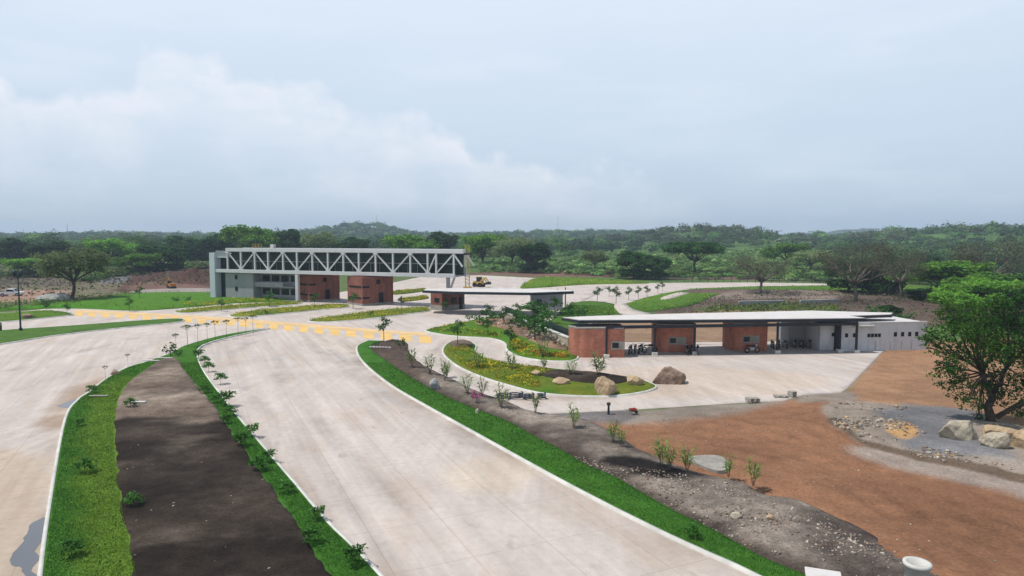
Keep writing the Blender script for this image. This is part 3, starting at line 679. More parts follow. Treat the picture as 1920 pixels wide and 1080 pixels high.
# ------------------------------------------------------------ truss bridge and stair block
DX, DY = .935, -.3546; BX, BY = -64.8, 155.0; BROT = math.atan2(DY, DX)
def bt(u):
    k = (u-960)/F; return (k*BY-BX)/(DX-k*DY)
def bridge():
    t = thing('truss_bridge', 'long white steel truss bridge gallery spanning over the toll lanes', 'bridge', (BX, BY, 0), BROT)
    x0, x1, xb = bt(427), bt(869), bt(853); Z0, Z1 = 6.15, 11.7; dep = 5.5
    for y in (0, dep):
        MB().b2(x0-.35, x1-(2.2 if y else 0), y-.25, y+.25, Z1-.78, Z1).build('top_chord', M['truss'], t, bevel=.04)
        MB().b2(x0-3.5, xb, y-.25, y+.25, Z0, Z0+.75).build('bottom_chord', M['truss'], t, bevel=.04)
        us = [427, 452, 478, 503, 531, 557, 586, 615, 644, 673, 704.5, 737, 769.5, 802, 818, 851]
        X = [bt(u) for u in us]
        for i, x in enumerate(X): MB().b2(x-.16, x+.16, y-.18, y+.18, Z0+.75, Z1-.78).build('upright', M['truss'], t)
        up = True
        for i in range(len(X)-1):
            if i == len(X)-2: up = False
            a, b = (X[i], X[i+1]); za, zb = (Z1-.8, Z0+.77) if up else (Z0+.77, Z1-.8)
            MB().bar((a, y, za), (b, y, zb), .2, .25).build('diagonal', M['truss'], t); up = not up
        MB().bar((X[-1], y, Z1-.9), (bt(867), y, Z0+2.2), .24, .28).build('diagonal', M['truss'], t)
        for i, x in enumerate(X[:14]):
            z = Z1-.783 if i % 2 == 0 else Z0+.753; s_ = -1 if i % 2 == 0 else 1
            g = MB().prism([(-.6, 0), (.6, 0), (.26, s_*.42), (-.26, s_*.42)], -.23, .23).build('gusset_plate', M['truss'], t)
            g.rotation_euler = (math.pi/2, 0, 0); g.location = (x, y, z)
    MB().b2(x0-.2, x1-.2, .9, dep-.9, Z1-1.1, Z1-.7).build('roof_deck', M['darksteel'], t)
    MB().b2(x0-3, xb, .3, dep-.3, Z0+.1, Z0+.5).build('floor_deck', M['grey'], t)
    MB().b2(x0+.2, bt(865), 1.0, 1.08, Z0+.5, Z1-1.1).build('glass_wall', M['darkglass'], t)
    MB().b2(x0+.2, bt(848), dep-1.1, dep-1.0, Z0+.5, Z1-1.1).build('glass_wall', M['darkglass'], t)
    r = MB(); r.b2(x0+2, bt(855), .62, .68, Z0+2.6, Z0+2.72)
    for k in range(24): r.b2(x0+2+k*2.2, x0+2.05+k*2.2, .62, .68, Z0+.5, Z0+2.6)
    r.build('handrail', M['metal'], t)
    for x in (bt(556),): MB().b2(x-.35, x+.35, -.2, .5, 0, Z0).build('column', M['truss'], t)
    MB().b2(bt(838)-.3, bt(838)+.3, .2, .8, 0, Z0).build('column', M['metal'], t)
    MB().bar((bt(842), 0, 3.2), (bt(852), 0, Z0), .35).build('brace', M['metal'], t)
    y_ = MB(); a, b = bt(471), bt(488)
    for z in (.45, .9): y_.b2(a, b, .5, .56, Z1+z-.03, Z1+z+.03)
    for k in range(4): y_.b2(a+(b-a)*k/3-.03, a+(b-a)*k/3+.03, .5, .56, Z1, Z1+.93)
    y_.build('guard_rail', M['machine'], t); MB().b2(bt(505), bt(511), .4, 1.2, Z1, Z1+.9).build('roof_box', M['roofw'], t)
bridge()
def stair_block():
    t = thing('office_block', 'grey concrete two storey block under the left end of the white truss bridge', 'building', (BX, BY, 0), BROT)
    def X(u, y=-1.0):
        return bt(u)
    g = MB(); x0, x1 = X(418), X(470); g.b2(x0, x1, .6, 9, 0, 6.1); g.build('front_wall', M['grey'], t)
    for z in (2.0, 4.6):
        x = X(438.5); MB().b2(x-.35, x+.35, .52, .66, z, z+1.0).build('window', M['window'], t)
    xa, xb = X(470)+.003, X(555)-.4
    MB().b2(xa, xb, 3.2, 9, 0, 6.05).build('rear_wall', M['grey'], t)
    for z in (.0, 3.0): MB().b2(xa, xb-1, 1.0, 3.2, z+.02, z+.25).build('balcony_slab', M['grey'], t)
    for z in (3.25,): MB().b2(xa, xb-4, 1.0, 1.12, z, z+.9).build('balcony_wall', M['grey'], t)
    for z in (1.2, 4.2):
        for k in range(4):
            x = xa+.5+k*2.6; MB().b2(x, x+2.0, 3.1, 3.25, z, z+1.35).build('window', M['window'], t)
    # lift shaft
    a, b = X(395), X(427)-.35
    MB().b2(a, a+1.5, -.4, 4.5, 0, 10.6).build('lift_shaft', M['pale'], t)
    MB().b2(a+1.5, b+.2, .2, 4.5, 9.5, 10.45).build('link_slab', M['pale'], t)
    MB().b2(a+1.5, a+2.9, 1.5, 4.4, 0, 9.5).build('stair_recess', M['darksteel'], t)
    MB().b2(a+2.9, x0-.003, 2.0, 4.4, 0, 6.0).build('side_wall', M['grey'], t)
    MB().b2(a+1.52, b, .05, .15, 10.4, 11.1).build('parapet_rail', M['metal'], t)
stair_block()
def uvbox(o):                                   # metre-scaled UVs for brickwork
    me = o.data; uv = me.uv_layers.new(name='UVMap')
    for p in me.polygons:
        n = p.normal; ax = Vector((-n.y, n.x, 0))
        if ax.length < .1: ax = Vector((1, 0, 0))
        ax.normalize()
        for li in p.loop_indices:
            c = me.vertices[me.loops[li].vertex_index].co
            uv.data[li].uv = (c.dot(ax), c.z) if abs(n.z) < .7 else (c.x, c.y)
    return o
LROT = math.atan2(.69, .72)
def tower(u, v, L, Wd, h, label):
    p = G(u, v); t = thing('brick_tower', label, 'tower', (p.x, p.y, 0), LROT, 'brick towers carrying the bridge')
    z1 = h*.62; z2 = h*.24
    m = MB(); m.b2(0, L, 0, Wd, .45, h); uvbox(m.build('brick_wall', M['towerbrick'], t))
    MB().b2(-.08, L+.08, -.08, Wd+.08, 0, .45).build('plinth', M['band'], t)
    for z in (z1, z2):                          # dark slot windows wrapping the narrow face
        MB().b2(-.06, .3, .5, Wd-.6, z, z+.38).build('window_slot', M['window'], t)
        MB().b2(.003, 1.6, -.06, .3, z, z+.38).build('window_slot', M['window'], t)
    MB().b2(L*.52, L*.52+1.1, -.05, .2, .46, 2.6).build('door', M['window'], t)
    MB().b2(L*.45, L*.45+.9, -.05, .2, h-1.6, h-.7).build('window', M['window'], t)
    return t
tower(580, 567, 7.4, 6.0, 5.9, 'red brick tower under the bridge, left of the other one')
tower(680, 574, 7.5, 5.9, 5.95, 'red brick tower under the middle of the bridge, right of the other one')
# gate booth with its flat canopy and the grey cabin at the canopy's far end
def canopy():
    zt = 4.35
    t = thing('toll_canopy', 'flat dark edged canopy with white top reaching out from the small brick booth', 'canopy')
    top = GP([(792,544),(850,546.5),(1000,548.5),(1076,545.8),(1072,543.8),(1000,541.5),(850,540),(796,541.5)], zt)
    MB().prism([tuple(p) for p in top], zt-.5, zt-.06).build('fascia', M['darksteel'], t)
    c = top.mean(0); ins = [tuple(c+(p-c)*.985) for p in top]
    MB().prism(ins, zt-.06, zt).build('roof_sheet', M['roofw'], t)
    for u, v in ((812,578),(866,580),(1003,580),(1045,578),(1060,574)):
        p = G(u, v); MB().tube([(p.x, p.y, 0), (p.x, p.y, zt-.5)], .12, 10).build('column', M['darksteel'], t)
canopy()
p = G(829, 583)
t = thing('brick_booth', 'small red brick toll booth under the far flat canopy beside the truss bridge', 'booth', (p.x, p.y, 0), LROT)
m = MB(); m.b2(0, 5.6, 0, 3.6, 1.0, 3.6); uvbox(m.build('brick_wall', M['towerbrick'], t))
MB().b2(-.06, 5.66, -.06, 3.66, 0, 1.0).build('plinth', M['band'], t); MB().b2(2.2, 3.6, -.05, .2, 1.3, 2.4).build('window', M['window'], t); MB().b2(4.2, 5.1, -.09, .2, .1, 2.4).build('door', M['window'], t)
MB().b2(-.05, .2, .8, 2.4, 1.5, 2.4).build('window', M['window'], t)
p = G(995, 582)
t = thing('grey_cabin', 'plain grey rendered cabin under the right end of the far flat canopy', 'cabin', (p.x, p.y, 0), 0)
MB().b2(0, 6.2, 0, 5, 0, 3.0).build('wall', M['grey'], t); MB().b2(-.15, 6.35, -.15, 5.15, 3.0, 3.2).build('roof', M['grey'], t)
MB().b2(4.5, 5.2, -.04, .1, 1.3, 2.2).build('window', M['window'], t); MB().b2(1.2, 2.1, -.04, .1, .05, 2.15).build('door', M['darksteel'], t)
# ------------------------------------------------------------ pavilion
def pavilion():
    zt = 4.35
    t = thing('open_pavilion', 'long open pavilion with thin white flat roof on dark steel columns', 'pavilion')
    top = GP([(1053,595),(1085,600),(1200,599.6),(1320,599),(1450,598),(1625,596.3),(1594,592),(1672,589.5),(1676,586.5),(1520,582.5),(1300,587.5),(1150,591.2)], zt)
    P = [tuple(p) for p in top]
    MB().prism(P, zt-.38, zt-.06).build('fascia', M['darksteel'], t)
    c = top.mean(0); MB().prism([tuple(c+(p-c)*.993) for p in top], zt-.07, zt+.02).build('roof_sheet', M['roofw'], t)
    for u, v in ((1137,671),(1227,667),(1302,665),(1457,663),(1574,661),(1605,662),(1098,650),(1113,648),(1358,648),(1482,645),(1530,643),(1600,646),(1230,648)):
        p = G(u, v); MB().b2(p.x-.11, p.x+.11, p.y-.11, p.y+.11, .03, zt-.55).build('column', M['darksteel'], t)
        if v > 655: MB().b2(p.x-.33, p.x+.33, p.y-.33, p.y+.33, .0, .42).build('footing', M['kerb'], t, bevel=.03)
    a, b = G(1137, 671), G(1605, 662); MB().bar((a.x, a.y, zt-.75), (b.x, b.y, zt-.75), .2, .36).build('beam', M['darksteel'], t)
    a, b = G(1098, 650), G(1530, 643); MB().bar((a.x, a.y, zt-.75), (b.x, b.y, zt-.75), .2, .36).build('beam', M['darksteel'], t)
pavilion()
def round_rect(L, Wd, r, seg=8):
    P = []
    for cx, cy, a0 in ((L-r[0], r[0], -90), (L-r[1], Wd-r[1], 0), (r[2], Wd-r[2], 90), (r[3], r[3], 180)):
        rr = r[len(P)//(seg+1)]
        for k in range(seg+1):
            a = R(a0+90*k/seg); P.append((cx+rr*math.cos(a), cy+rr*math.sin(a)))
    return P
def booth(u0, u1, v, h, label, big=False):
    a, b = G(u0, v), G(u1, v); L = (b-a).length; Wd = 4.2
    t = thing('curved_booth', label, 'booth', (a.x, a.y, .03), 0, 'brick booths under the pavilion')
    P = round_rect(L, Wd, (.5, .5, 1.9, 2.0) if big else (.6, .6, .9, .9))
    n = len(P); r = .0
    def wall(z0, z1, inset=0):
        c = np.array([L/2, Wd/2]); Q = [tuple(c+(np.array(p)-c)*(1-inset)) for p in P]
        return MB().prism(Q, z0, z1)
    o = wall(.0, 3.35).build('brick_wall', M['brick'], t); me = o.data
    uv = me.uv_layers.new(name='UVMap'); acc = [0]
    for i in range(n): acc.append(acc[-1]+math.dist(P[i], P[(i+1) % n]))
    for p in me.polygons:
        for li in p.loop_indices:
            vi = me.loops[li].vertex_index; i = vi % n; s = acc[i]
            if i == 0 and n-1 in [k % n for k in p.vertices]: s = acc[n]
            cc = me.vertices[vi].co; uv.data[li].uv = (s, cc.z)
    wall(3.35, 3.5, -.004).build('coping', M['brick'], t).data.materials[0] = M['band']
    x = L*.74 if big else L*.3
    w = L*.25 if big else L*.45
    MB().b2(x, x+w, -.06, .3, .95, 1.9).build('serving_band', M['band'], t)
    wd = MB().b2(x+.15, x+.15+min(.75, w*.6), -.09, .2, 1.15, 1.75).build('window', M['window'], t)
    MB().b2(L*.12, L*.12+.8, .9, 1.6, 3.503, 3.78).build('roof_vent', M['darksteel'], t)
booth(1069, 1172, 671, 3.3, 'large curved red brick booth at the left end of the pavilion', True)
booth(1231, 1304, 661, 3.3, 'red brick booth standing in the middle of the pavilion behind the parked motorbikes')
booth(1370, 1441, 658, 3.3, 'red brick booth at the shaded right side of the pavilion')
def service_block():
    a, b = G(1576, 659), G(1736, 656)
    t = thing('service_building', 'white rendered single storey building with small square windows at the right end of the pavilion', 'building', (a.x, a.y, 0), math.atan2(b.y-a.y, b.x-a.x))
    L = (b-a).length; sc = L/160
    MB().b2(0, L, 0, 7.5, -.1, 3.45).build('wall', M['white'], t)
    MB().b2(-.05, L+.05, -.05, .25, 3.45, 3.6).build('parapet', M['roofw'], t); MB().b2(.1, L-.1, .25, 7.5, 3.45, 3.5).build('roof', M['roofw'], t)
    def X(u): return (u-1576)*sc
    for u in (1677, 1690.5, 1704, 1717): MB().b2(X(u)-.2, X(u)+.2, -.03, .1, 1.75, 2.3).build('window', M['window'], t)
    for u in (1627.5, 1634, 1640.5, 1647): MB().b2(X(u)-.19, X(u)+.19, -.03, .1, 1.72, 2.16).build('window', M['window'], t)
    for u in (1586, 1600.5): MB().b2(X(u)-.2, X(u)+.2, -.03, .1, 1.75, 2.25).build('window', M['window'], t)
    MB().b2(-2.2, -.003, .9, 7.4, -.1, 3.4).build('side_wall', M['white'], t)
    MB().b2(-4.5, -2.203, 4.2, 7.4, -.1, 3.4).build('recessed_wall', M['grey'], t)
    MB().b2(-.35, .0, .4, .89, 0, 3.4).build('pilaster', M['darksteel'], t)
    MB().b2(-.7, -.3, .86, .95, 1.75, 2.2).build('window', M['window'], t)
    MB().b2(1.5, 4.2, -.5, -.04, 3.1, 3.25).build('awning', M['roofw'], t)
    for u in (1668, 1689, 1708, 1640): MB().tube([(X(u), -.06, .1), (X(u), -.06, 1.2)], .03, 6).build('pipe', M['metal'], t)
service_block()
# ------------------------------------------------------------ retaining wall and dark fence by the island
a, b, c = G(942, 598), G(1010, 627), G(1068, 652)
t = thing('retaining_wall', 'low pale stone retaining wall running down to the big brick booth', 'wall')
m = MB()
for p, q in ((a, b), (b, c)): m.bar((p.x, p.y, .55), (q.x, q.y, .55), .5, 1.3)
m.build('wall', M['rockpale'], t)
m = MB()
for p, q in ((a, b), (b, c)): m.bar((p.x, p.y, 1.27), (q.x, q.y, 1.27), .62, .13)
m.build('coping', M['kerb'], t)
t = thing('mesh_fence', 'dark mesh fence standing above the low stone wall', 'fence')
off = Vector((.5, 1.4, 0)); A, B, Cc = a+off, b+off, c+off; m = MB()
for p, q in ((A, B), (B, Cc)): m.bar((p.x, p.y, 1.1), (q.x, q.y, 1.1), .07, 1.9)
m.build('mesh_panel', M['lampgreen'], t)
for k in range(9):
    p = A.lerp(Cc, k/8); MB().tube([(p.x, p.y, 0), (p.x, p.y, 2.2)], .05, 6).build('post', M['darksteel'], t)
# ------------------------------------------------------------ boulders and stones
def boulder(name, label, u, v, wpx, hpx, mat, seed, cat='boulder', group=None, flat_=1.0, dz=0.0, depth=.8):
    p = G(u, v); px = p.y/F; w, h = wpx*px, hpx*px*1.1
    bm = bmesh.new(); bmesh.ops.create_icosphere(bm, subdivisions=5, radius=1); rr = random.Random(seed)
    pl = []
    for _ in range(13):
        d = Vector((rr.uniform(-1, 1), rr.uniform(-1, 1), rr.uniform(-.4, 1))).normalized(); pl.append((d, rr.uniform(.5, .9)))
    for vv in bm.verts:
        co_ = vv.co.copy()
        for d, k in pl:
            e = co_.dot(d)-k
            if e > 0: co_ -= d*e*.96
        n = math.sin(co_.x*5+seed)*math.sin(co_.y*4+seed*2)*math.sin(co_.z*6+seed)*.05
        vv.co = co_*(1+n*.6+.05*math.sin(co_.x*13+seed)*math.sin(co_.z*11)*math.sin(co_.y*12))
    for vv in bm.verts: vv.co = Vector((vv.co.x*w*.56, vv.co.y*w*.56*depth, (vv.co.z*.62+.38)*h))
    me = bpy.data.meshes.new(name); bm.to_mesh(me); bm.free(); me.materials.append(M[mat])
    me.polygons.foreach_set('use_smooth', np.ones(len(me.polygons), bool))
    o = bpy.data.objects.new(name, me); COL.objects.link(o)
    o.location = (p.x, p.y, -.07*h+dz+(float(ground_h(np.array([p.x]), np.array([p.y]))[0]) if dz == 0 else 0)); o.rotation_euler[2] = rr.uniform(-.5, .5)
    return tag(o, label, cat, group)
boulder('boulder', 'big brown boulder sitting on the concrete beyond the island tip', 1252, 718, 64, 36, 'rockbrown', 11, dz=.03)
boulder('boulder', 'rounded tan boulder at the front edge of the flowered island', 1138, 742, 46, 36, 'rocktan', 23, dz=.2)
boulder('boulder', 'flat pale boulder lying on the island grass behind the rounded tan one', 1190, 728, 36, 20, 'rocktan', 35, dz=.3)
boulder('boulder', 'small tan stone on the dark soil near the middle of the flowered island', 1052, 726, 30, 15, 'rocktan', 47, dz=.35)
boulder('boulder', 'smallest tan stone on the island, left of the others', 1005, 711, 17, 11, 'rocktan', 51, dz=.45)
boulder('boulder', 'grey upright stone at the grass edge beside the row of young palms', 813, 731, 22, 20, 'rockgrey', 53, dz=.15)
boulder('boulder', 'large pale boulder with dark hollows in front of the leafy tree', 1798, 829, 72, 42, 'rockpale', 61)
boulder('boulder', 'brown ochre boulder between the pale boulder and the tree trunk', 1868, 826, 80, 28, 'rocktan', 67)
boulder('boulder', 'grey white boulder in front of the ochre one under the tree', 1864, 850, 48, 34, 'rockpale', 71)
boulder('boulder', 'tan boulder cut by the right edge of the picture', 1918, 848, 48, 36, 'rocktan', 79)
boulder('boulder', 'small brown stone on the far left lawn beside the lamp post', 53, 598, 22, 9, 'rockbrown', 83, dz=.15)
boulder('boulder', 'brown stone against the left kerb of the dark soil median', 216, 705, 18, 14, 'rockbrown', 87, dz=.05)
boulder('rubble_heap', 'grey heap of rubble below the airy tree on the far left', 105, 563, 62, 16, 'rockgrey', 91, cat='rubble')
boulder('boulder', 'small pale stone on the green verge near the pink bush', 895, 778, 9, 11, 'rockpale', 95, dz=.15)
boulder('boulder', 'white broken stone on the grey soil of the near verge', 1382, 978, 26, 11, 'rockpale', 97, dz=.25)
boulder('boulder', 'pinkish broken stone to the right of the white one on the near verge', 1445, 984, 15, 9, 'rocktan', 99, dz=.3)
# small loose stones and litter on bare soil: uncountable
def stones(name, polys, n, s0, s1, mats, zf, seed):
    rr = np.random.default_rng(seed); V, Fs, C = [], [], []; base = np.array([(1,0,0),(-1,0,0),(0,1,0),(0,-1,0),(0,0,1),(0,0,-1)], float)
    fc = np.array([(0,2,4),(2,1,4),(1,3,4),(3,0,4),(2,0,5),(1,2,5),(3,1,5),(0,3,5)]); o = 0
    for P, k in zip(polys, n):
        lo, hi = P.min(0), P.max(0); x = rr.uniform(lo[0], hi[0], k*6); y = rr.uniform(lo[1], hi[1], k*6)
        kk = inside(P, x, y); kk &= rr.random(len(x)) < np.clip(.35+1.3*fbm(x, y, 2.5, seed), .03, 1); x, y = x[kk][:k], y[kk][:k]; z = zf(x, y)
        for a, b_, c_ in zip(x, y, z):
            s = s0*(s1/s0)**(rr.random()**2.2); A = rr.normal(size=(6, 3))*.22+base; q, _ = np.linalg.qr(rr.normal(size=(3, 3)))
            V.append((A@q)*np.array((s, s, s*.6))+np.array((a, b_, c_+s*.15))); Fs.append(fc+o); o += 6
            C.append(np.tile(mats[rr.integers(len(mats))]*rr.uniform(.7, 1.25), (6, 1)))
    return tag(mesh_obj(name, np.vstack(V), np.vstack(Fs), M['soil'], None, np.vstack(C)), kind='stuff')
def gh(x, y): return ground_h(x, y)
def vz(x, y): return vsoil_z(x, y, np.maximum(sdist(VSOIL, x, y), 0))
NEARV = GP([(1050,850),(1160,880),(1250,890),(1400,920),(1560,975),(1740,1075),(1980,1200),(1700,1170),(1500,1075),(1340,998),(1160,900)])
GRAYS = [np.array(c_) for c_ in ((.30,.26,.22),(.36,.31,.26),(.22,.19,.16),(.17,.14,.12),(.42,.36,.30),(.26,.18,.13))]
stones('loose_stones', [NEARV, NEARV], [2200, 2200], .02, .11, GRAYS, vz, 3)
stones('loose_stones', [GP([(1548,765),(1600,752),(1700,765),(1690,800),(1720,858),(1620,834),(1562,800)]), GP([(1550,792),(1620,830),(1720,860),(1850,886),(1960,910),(1960,895),(1850,868),(1720,842),(1620,815)]), GP([(1660,796),(1700,796),(1740,820),(1680,826)])], [900, 1300, 120], .03, .22, GRAYS+[np.array((.45,.30,.16))], gh, 4)
stones('loose_stones', [GP([(890,608),(950,603),(1000,624),(1050,650),(1064,661),(1025,657),(985,640),(940,620)])], [420], .08, .35, GRAYS+[np.array((.40,.30,.2))], lambda x, y: .75+0*x, 8)
stones('loose_stones', [MSOIL], [900], .02, .10, GRAYS, lambda x, y: .24+0*x, 5)
stones('loose_stones', [GP([(1480,745),(1580,735),(1660,655),(1690,660),(1620,760),(1500,765)]), GP([(1130,770),(1560,770),(1900,1080),(1740,1080),(1400,905),(1200,845)])], [260, 420], .02, .08, GRAYS+[RED*.8, ORANGE*.8], gh, 6)
# ------------------------------------------------------------ grass, flowers and scrub: uncountable
def grass(name, P, dens, h0, h1, base, zf, ymax=75, w=.024, var=.16, keepout=None):
    lo, hi = P.min(0), np.minimum(P.max(0), (1e9, ymax)); lo = np.maximum(lo, (-1e9, 24)); A = max((hi-lo).prod(), 1)
    n = int(A*dens); x = rng.uniform(lo[0], hi[0], n); y = rng.uniform(lo[1], hi[1], n)
    k = inside(P, x, y) & (np.abs(x) < y*.85+2) & (rng.random(n) < np.clip((32/np.maximum(y, 1))**1.6, .06, 1)); x, y = x[k], y[k]
    if keepout is not None: k = pdist(*keepout[:1], x, y, keepout[1]) > .24; x, y = x[k], y[k]      # none on the kerb
    n = len(x); z = zf(x, y); a = rng.uniform(0, 6.28, n); h = rng.uniform(h0, h1, n); ww = w*(y/35)*rng.uniform(.7, 1.4, n)
    dx, dy = np.cos(a)*ww, np.sin(a)*ww; lx, ly = rng.normal(0, .5, n)*h, rng.normal(0, .5, n)*h
    V = np.stack([np.column_stack([x-dx, y-dy, z]), np.column_stack([x+dx, y+dy, z]), np.column_stack([x+lx, y+ly, z+h])], 1).reshape(-1, 3)
    c = base(x, y)*np.clip(1+var*rng.normal(size=(n, 1)), .5, 1.7)
    return tag(mesh_obj(name, V, np.arange(n*3).reshape(-1, 3), M['blade'], None, np.repeat(c, 3, 0)), kind='stuff')
mz = lambda x, y: .17+.05*ss(0, 1.2, np.maximum(sdist(MEDIAN, x, y), 0))-.01
def mgcol(x, y):
    c = med_col(x, y, 0); k = np.clip(.5+1.2*fbm(x, y, 2.2, 47), 0, 1)[:, None]; return c*(1.15+.4*k)*(1-.0*k)+np.array((.03, .012, .0))*np.clip(fbm(x, y, 1.1, 48), 0, 1)[:, None]
# keep the soil bed free of blades
class _G: pass
def grass_minus(name, P, Q, *a, **k):
    o = grass(name, P, *a, **k); return o
MEDL = GP(cr([(80,1110),(101,920),(124,797),(146,755),(166,741),(201,714),(241,693),(276,683),(318,667),(330,672),(312,673),(284,688),(244,718),(224,745),(216,785),(213,830),(220,900),(232,980),(246,1110)], 4))
MEDR = GP(cr([(345,652),(400,636),(450,626),(500,618),(455,628),(400,642),(374,655),(371,675),(386,705),(416,745),(450,788),(500,847),(558,915),(618,985),(700,1070),(760,1130),(660,1130),(618,1080),(560,990),(500,905),(440,820),(395,755),(352,705),(332,676)], 4))
grass('grass', MEDL, 260, .04, .10, mgcol, mz, keepout=(MEDIAN, True)); grass('grass', MEDR, 260, .04, .10, mgcol, mz, keepout=(MEDIAN, True))
grass('grass', VGRASS, 230, .035, .08, lambda x, y: grass_col(x, y, 0)*(1.05+.5*np.clip(.5+1.2*fbm(x, y, 2.5, 49), 0, 1))[:, None]+np.array((.05, .025, .005))*np.clip(fbm(x, y, 1.4, 50), 0, 1)[:, None], lambda x, y: .155+.04*ss(0, 1, np.maximum(sdist(VGRASS, x, y), 0)), keepout=(GP(VKERB), False))
# weeds on the median's left edge
def cover(name, P, n, s0, s1, h, cols, zf, dark=None):
    lo, hi = P.min(0), P.max(0); x = rng.uniform(lo[0], hi[0], n*4); y = rng.uniform(lo[1], hi[1], n*4)
    k = inside(P, x, y) & (rng.random(len(x)) < np.clip(.55+1.1*fbm(x, y, 2.0, 44), .05, 1)); x, y = x[k][:n], y[k][:n]; n = len(x)
    C = np.column_stack([x, y, zf(x, y)+rng.random(n)*h*np.clip(.6+.9*fbm(x, y, 1.4, 45), .2, 1.6)])
    ci = rng.integers(len(cols), size=n); pat = np.clip(((fbm(x, y, 3., 46)+.5)*len(cols)).astype(int), 0, len(cols)-1); ci = np.where(rng.random(n) < .6, pat, ci)
    c = np.array(cols)[ci]*np.clip(1+.25*rng.normal(size=(n, 1)), .5, 1.7)
    o = leafmesh(name, C, rng.uniform(s0, s1, n), c, M['blade'], None, np.tile((0, 0, 1.), (n, 1))); return tag(o, kind='stuff')
WEEDP = GP([(238,1120),(228,980),(214,900),(208,830),(211,785),(219,745),(240,718),(215,735),(192,790),(182,850),(172,930),(165,1010),(160,1120)])
cover('weeds', WEEDP, 5200, .03, .09, .12, [(.10,.15,.02),(.06,.12,.015),(.13,.16,.03),(.05,.10,.014)], lambda x, y: .2+0*x)
YEL, ORA, GRN, GR2 = (.58,.47,.03), (.45,.20,.03), (.075,.18,.018), (.14,.25,.022)
tz_ = lambda x, y: .14+.25*ss(0, 1.6, np.maximum(sdist(TEAR, x, y), 0))
cover('flower_bed', GP(cr([(838,660),(850,656),(880,656),(905,672),(950,686),(1010,694),(1030,702),(1010,716),(1010,733),(950,719),(900,703),(862,684)], 4)), 9000, .05, .13, .28, [YEL, GRN, GR2, (.30,.28,.03), (.34,.24,.03), GR2, YEL], tz_)
wz = lambda x, y: .14+.25*ss(0, 2, np.maximum(sdist(WISLE, x, y), 0))
cover('flower_bed', GP(cr([(955,650),(965,640),(985,648),(1000,655),(1030,668),(1062,668),(1062,675),(1020,674),(975,667)], 4)), 4200, .06, .15, .3, [GR2, YEL, GRN, ORA, GR2], wz)
cover('flower_bed', GP(cr([(805,621),(835,613),(868,607),(872,612),(840,618),(880,622),(930,628),(940,640),(920,634),(870,630),(830,626)], 4)), 3600, .06, .15, .25, [GR2, GR2, YEL, GRN], wz)
lz = lambda x, y: .22+0*x
for P in (LANE1, LANE2, LANE3, LANE4, LANE5): cover('flower_bed', P, 2600, .07, .17, .35, [(.36,.36,.04), GR2, (.2,.23,.03), YEL, (.16,.2,.03)], lz)
cover('flower_bed', GP(cr([(338,572),(400,566),(440,562),(550,563),(450,569),(370,576)], 3)), 1800, .1, .2, .4, [GR2, (.36,.36,.04), YEL, (.16,.2,.03)], lambda x, y: .35+0*x)
cover('flower_bed', FARLAWN, 2200, .1, .3, .4, [(.3,.34,.03), GR2, GRN, (.36,.38,.03)], lambda x, y: .2+0*x)
cover('flower_bed', LEFTBED, 1800, .07, .2, .3, [(.2,.28,.03), GR2, GRN], lambda x, y: .2+0*x)
cover('ground_cover', GP([(1330,572),(1480,566),(1570,574),(1570,592),(1400,590),(1320,586)]), 3000, .1, .35, .7, [(.07,.10,.03), GR2, (.12,.10,.06), (.09,.15,.03)], gh)
cover('ground_cover', RLAWN, 4200, .08, .26, .25, [(.2,.30,.04), GR2, GRN, (.26,.32,.05)], lambda x, y: .2+0*x)
cover('ground_cover', BIGLAWN, 3800, .07, .2, .2, [(.12,.25,.025), GR2, GRN, (.16,.25,.03)], lambda x, y: .35+0*x)
cover('ground_cover', GP([(1075,575),(1150,575),(1150,595),(1100,600),(1060,600)]), 2200, .06, .2, .3, [GRN, (.05,.12,.016), GR2], lambda x, y: .2+0*x)
cover('ground_cover', GP([(1250,588),(1320,560),(1430,549),(1700,548),(1760,570),(1720,600),(1560,592),(1400,585)]), 5200, .06, .3, .7, [(.07,.10,.03), (.11,.10,.06), (.16,.13,.1), (.09,.15,.03), (.06,.05,.045)], gh)
cover('ground_cover', GP([(-250,520),(0,512),(150,508),(330,512),(400,512),(400,532),(240,538),(130,552),(0,560),(-250,565)]), 5200, .15, .6, 1.1, [(.07,.11,.03), (.15,.12,.085), (.10,.07,.055), (.08,.15,.03), (.06,.045,.04)], gh)
cover('ground_cover', GP([(-200,570),(60,566),(160,556),(260,548),(255,555),(130,572),(0,583),(-200,590)]), 3000, .1, .3, .8, [GRN, (.08,.1,.03), GR2], lambda x, y: .3+0*x)
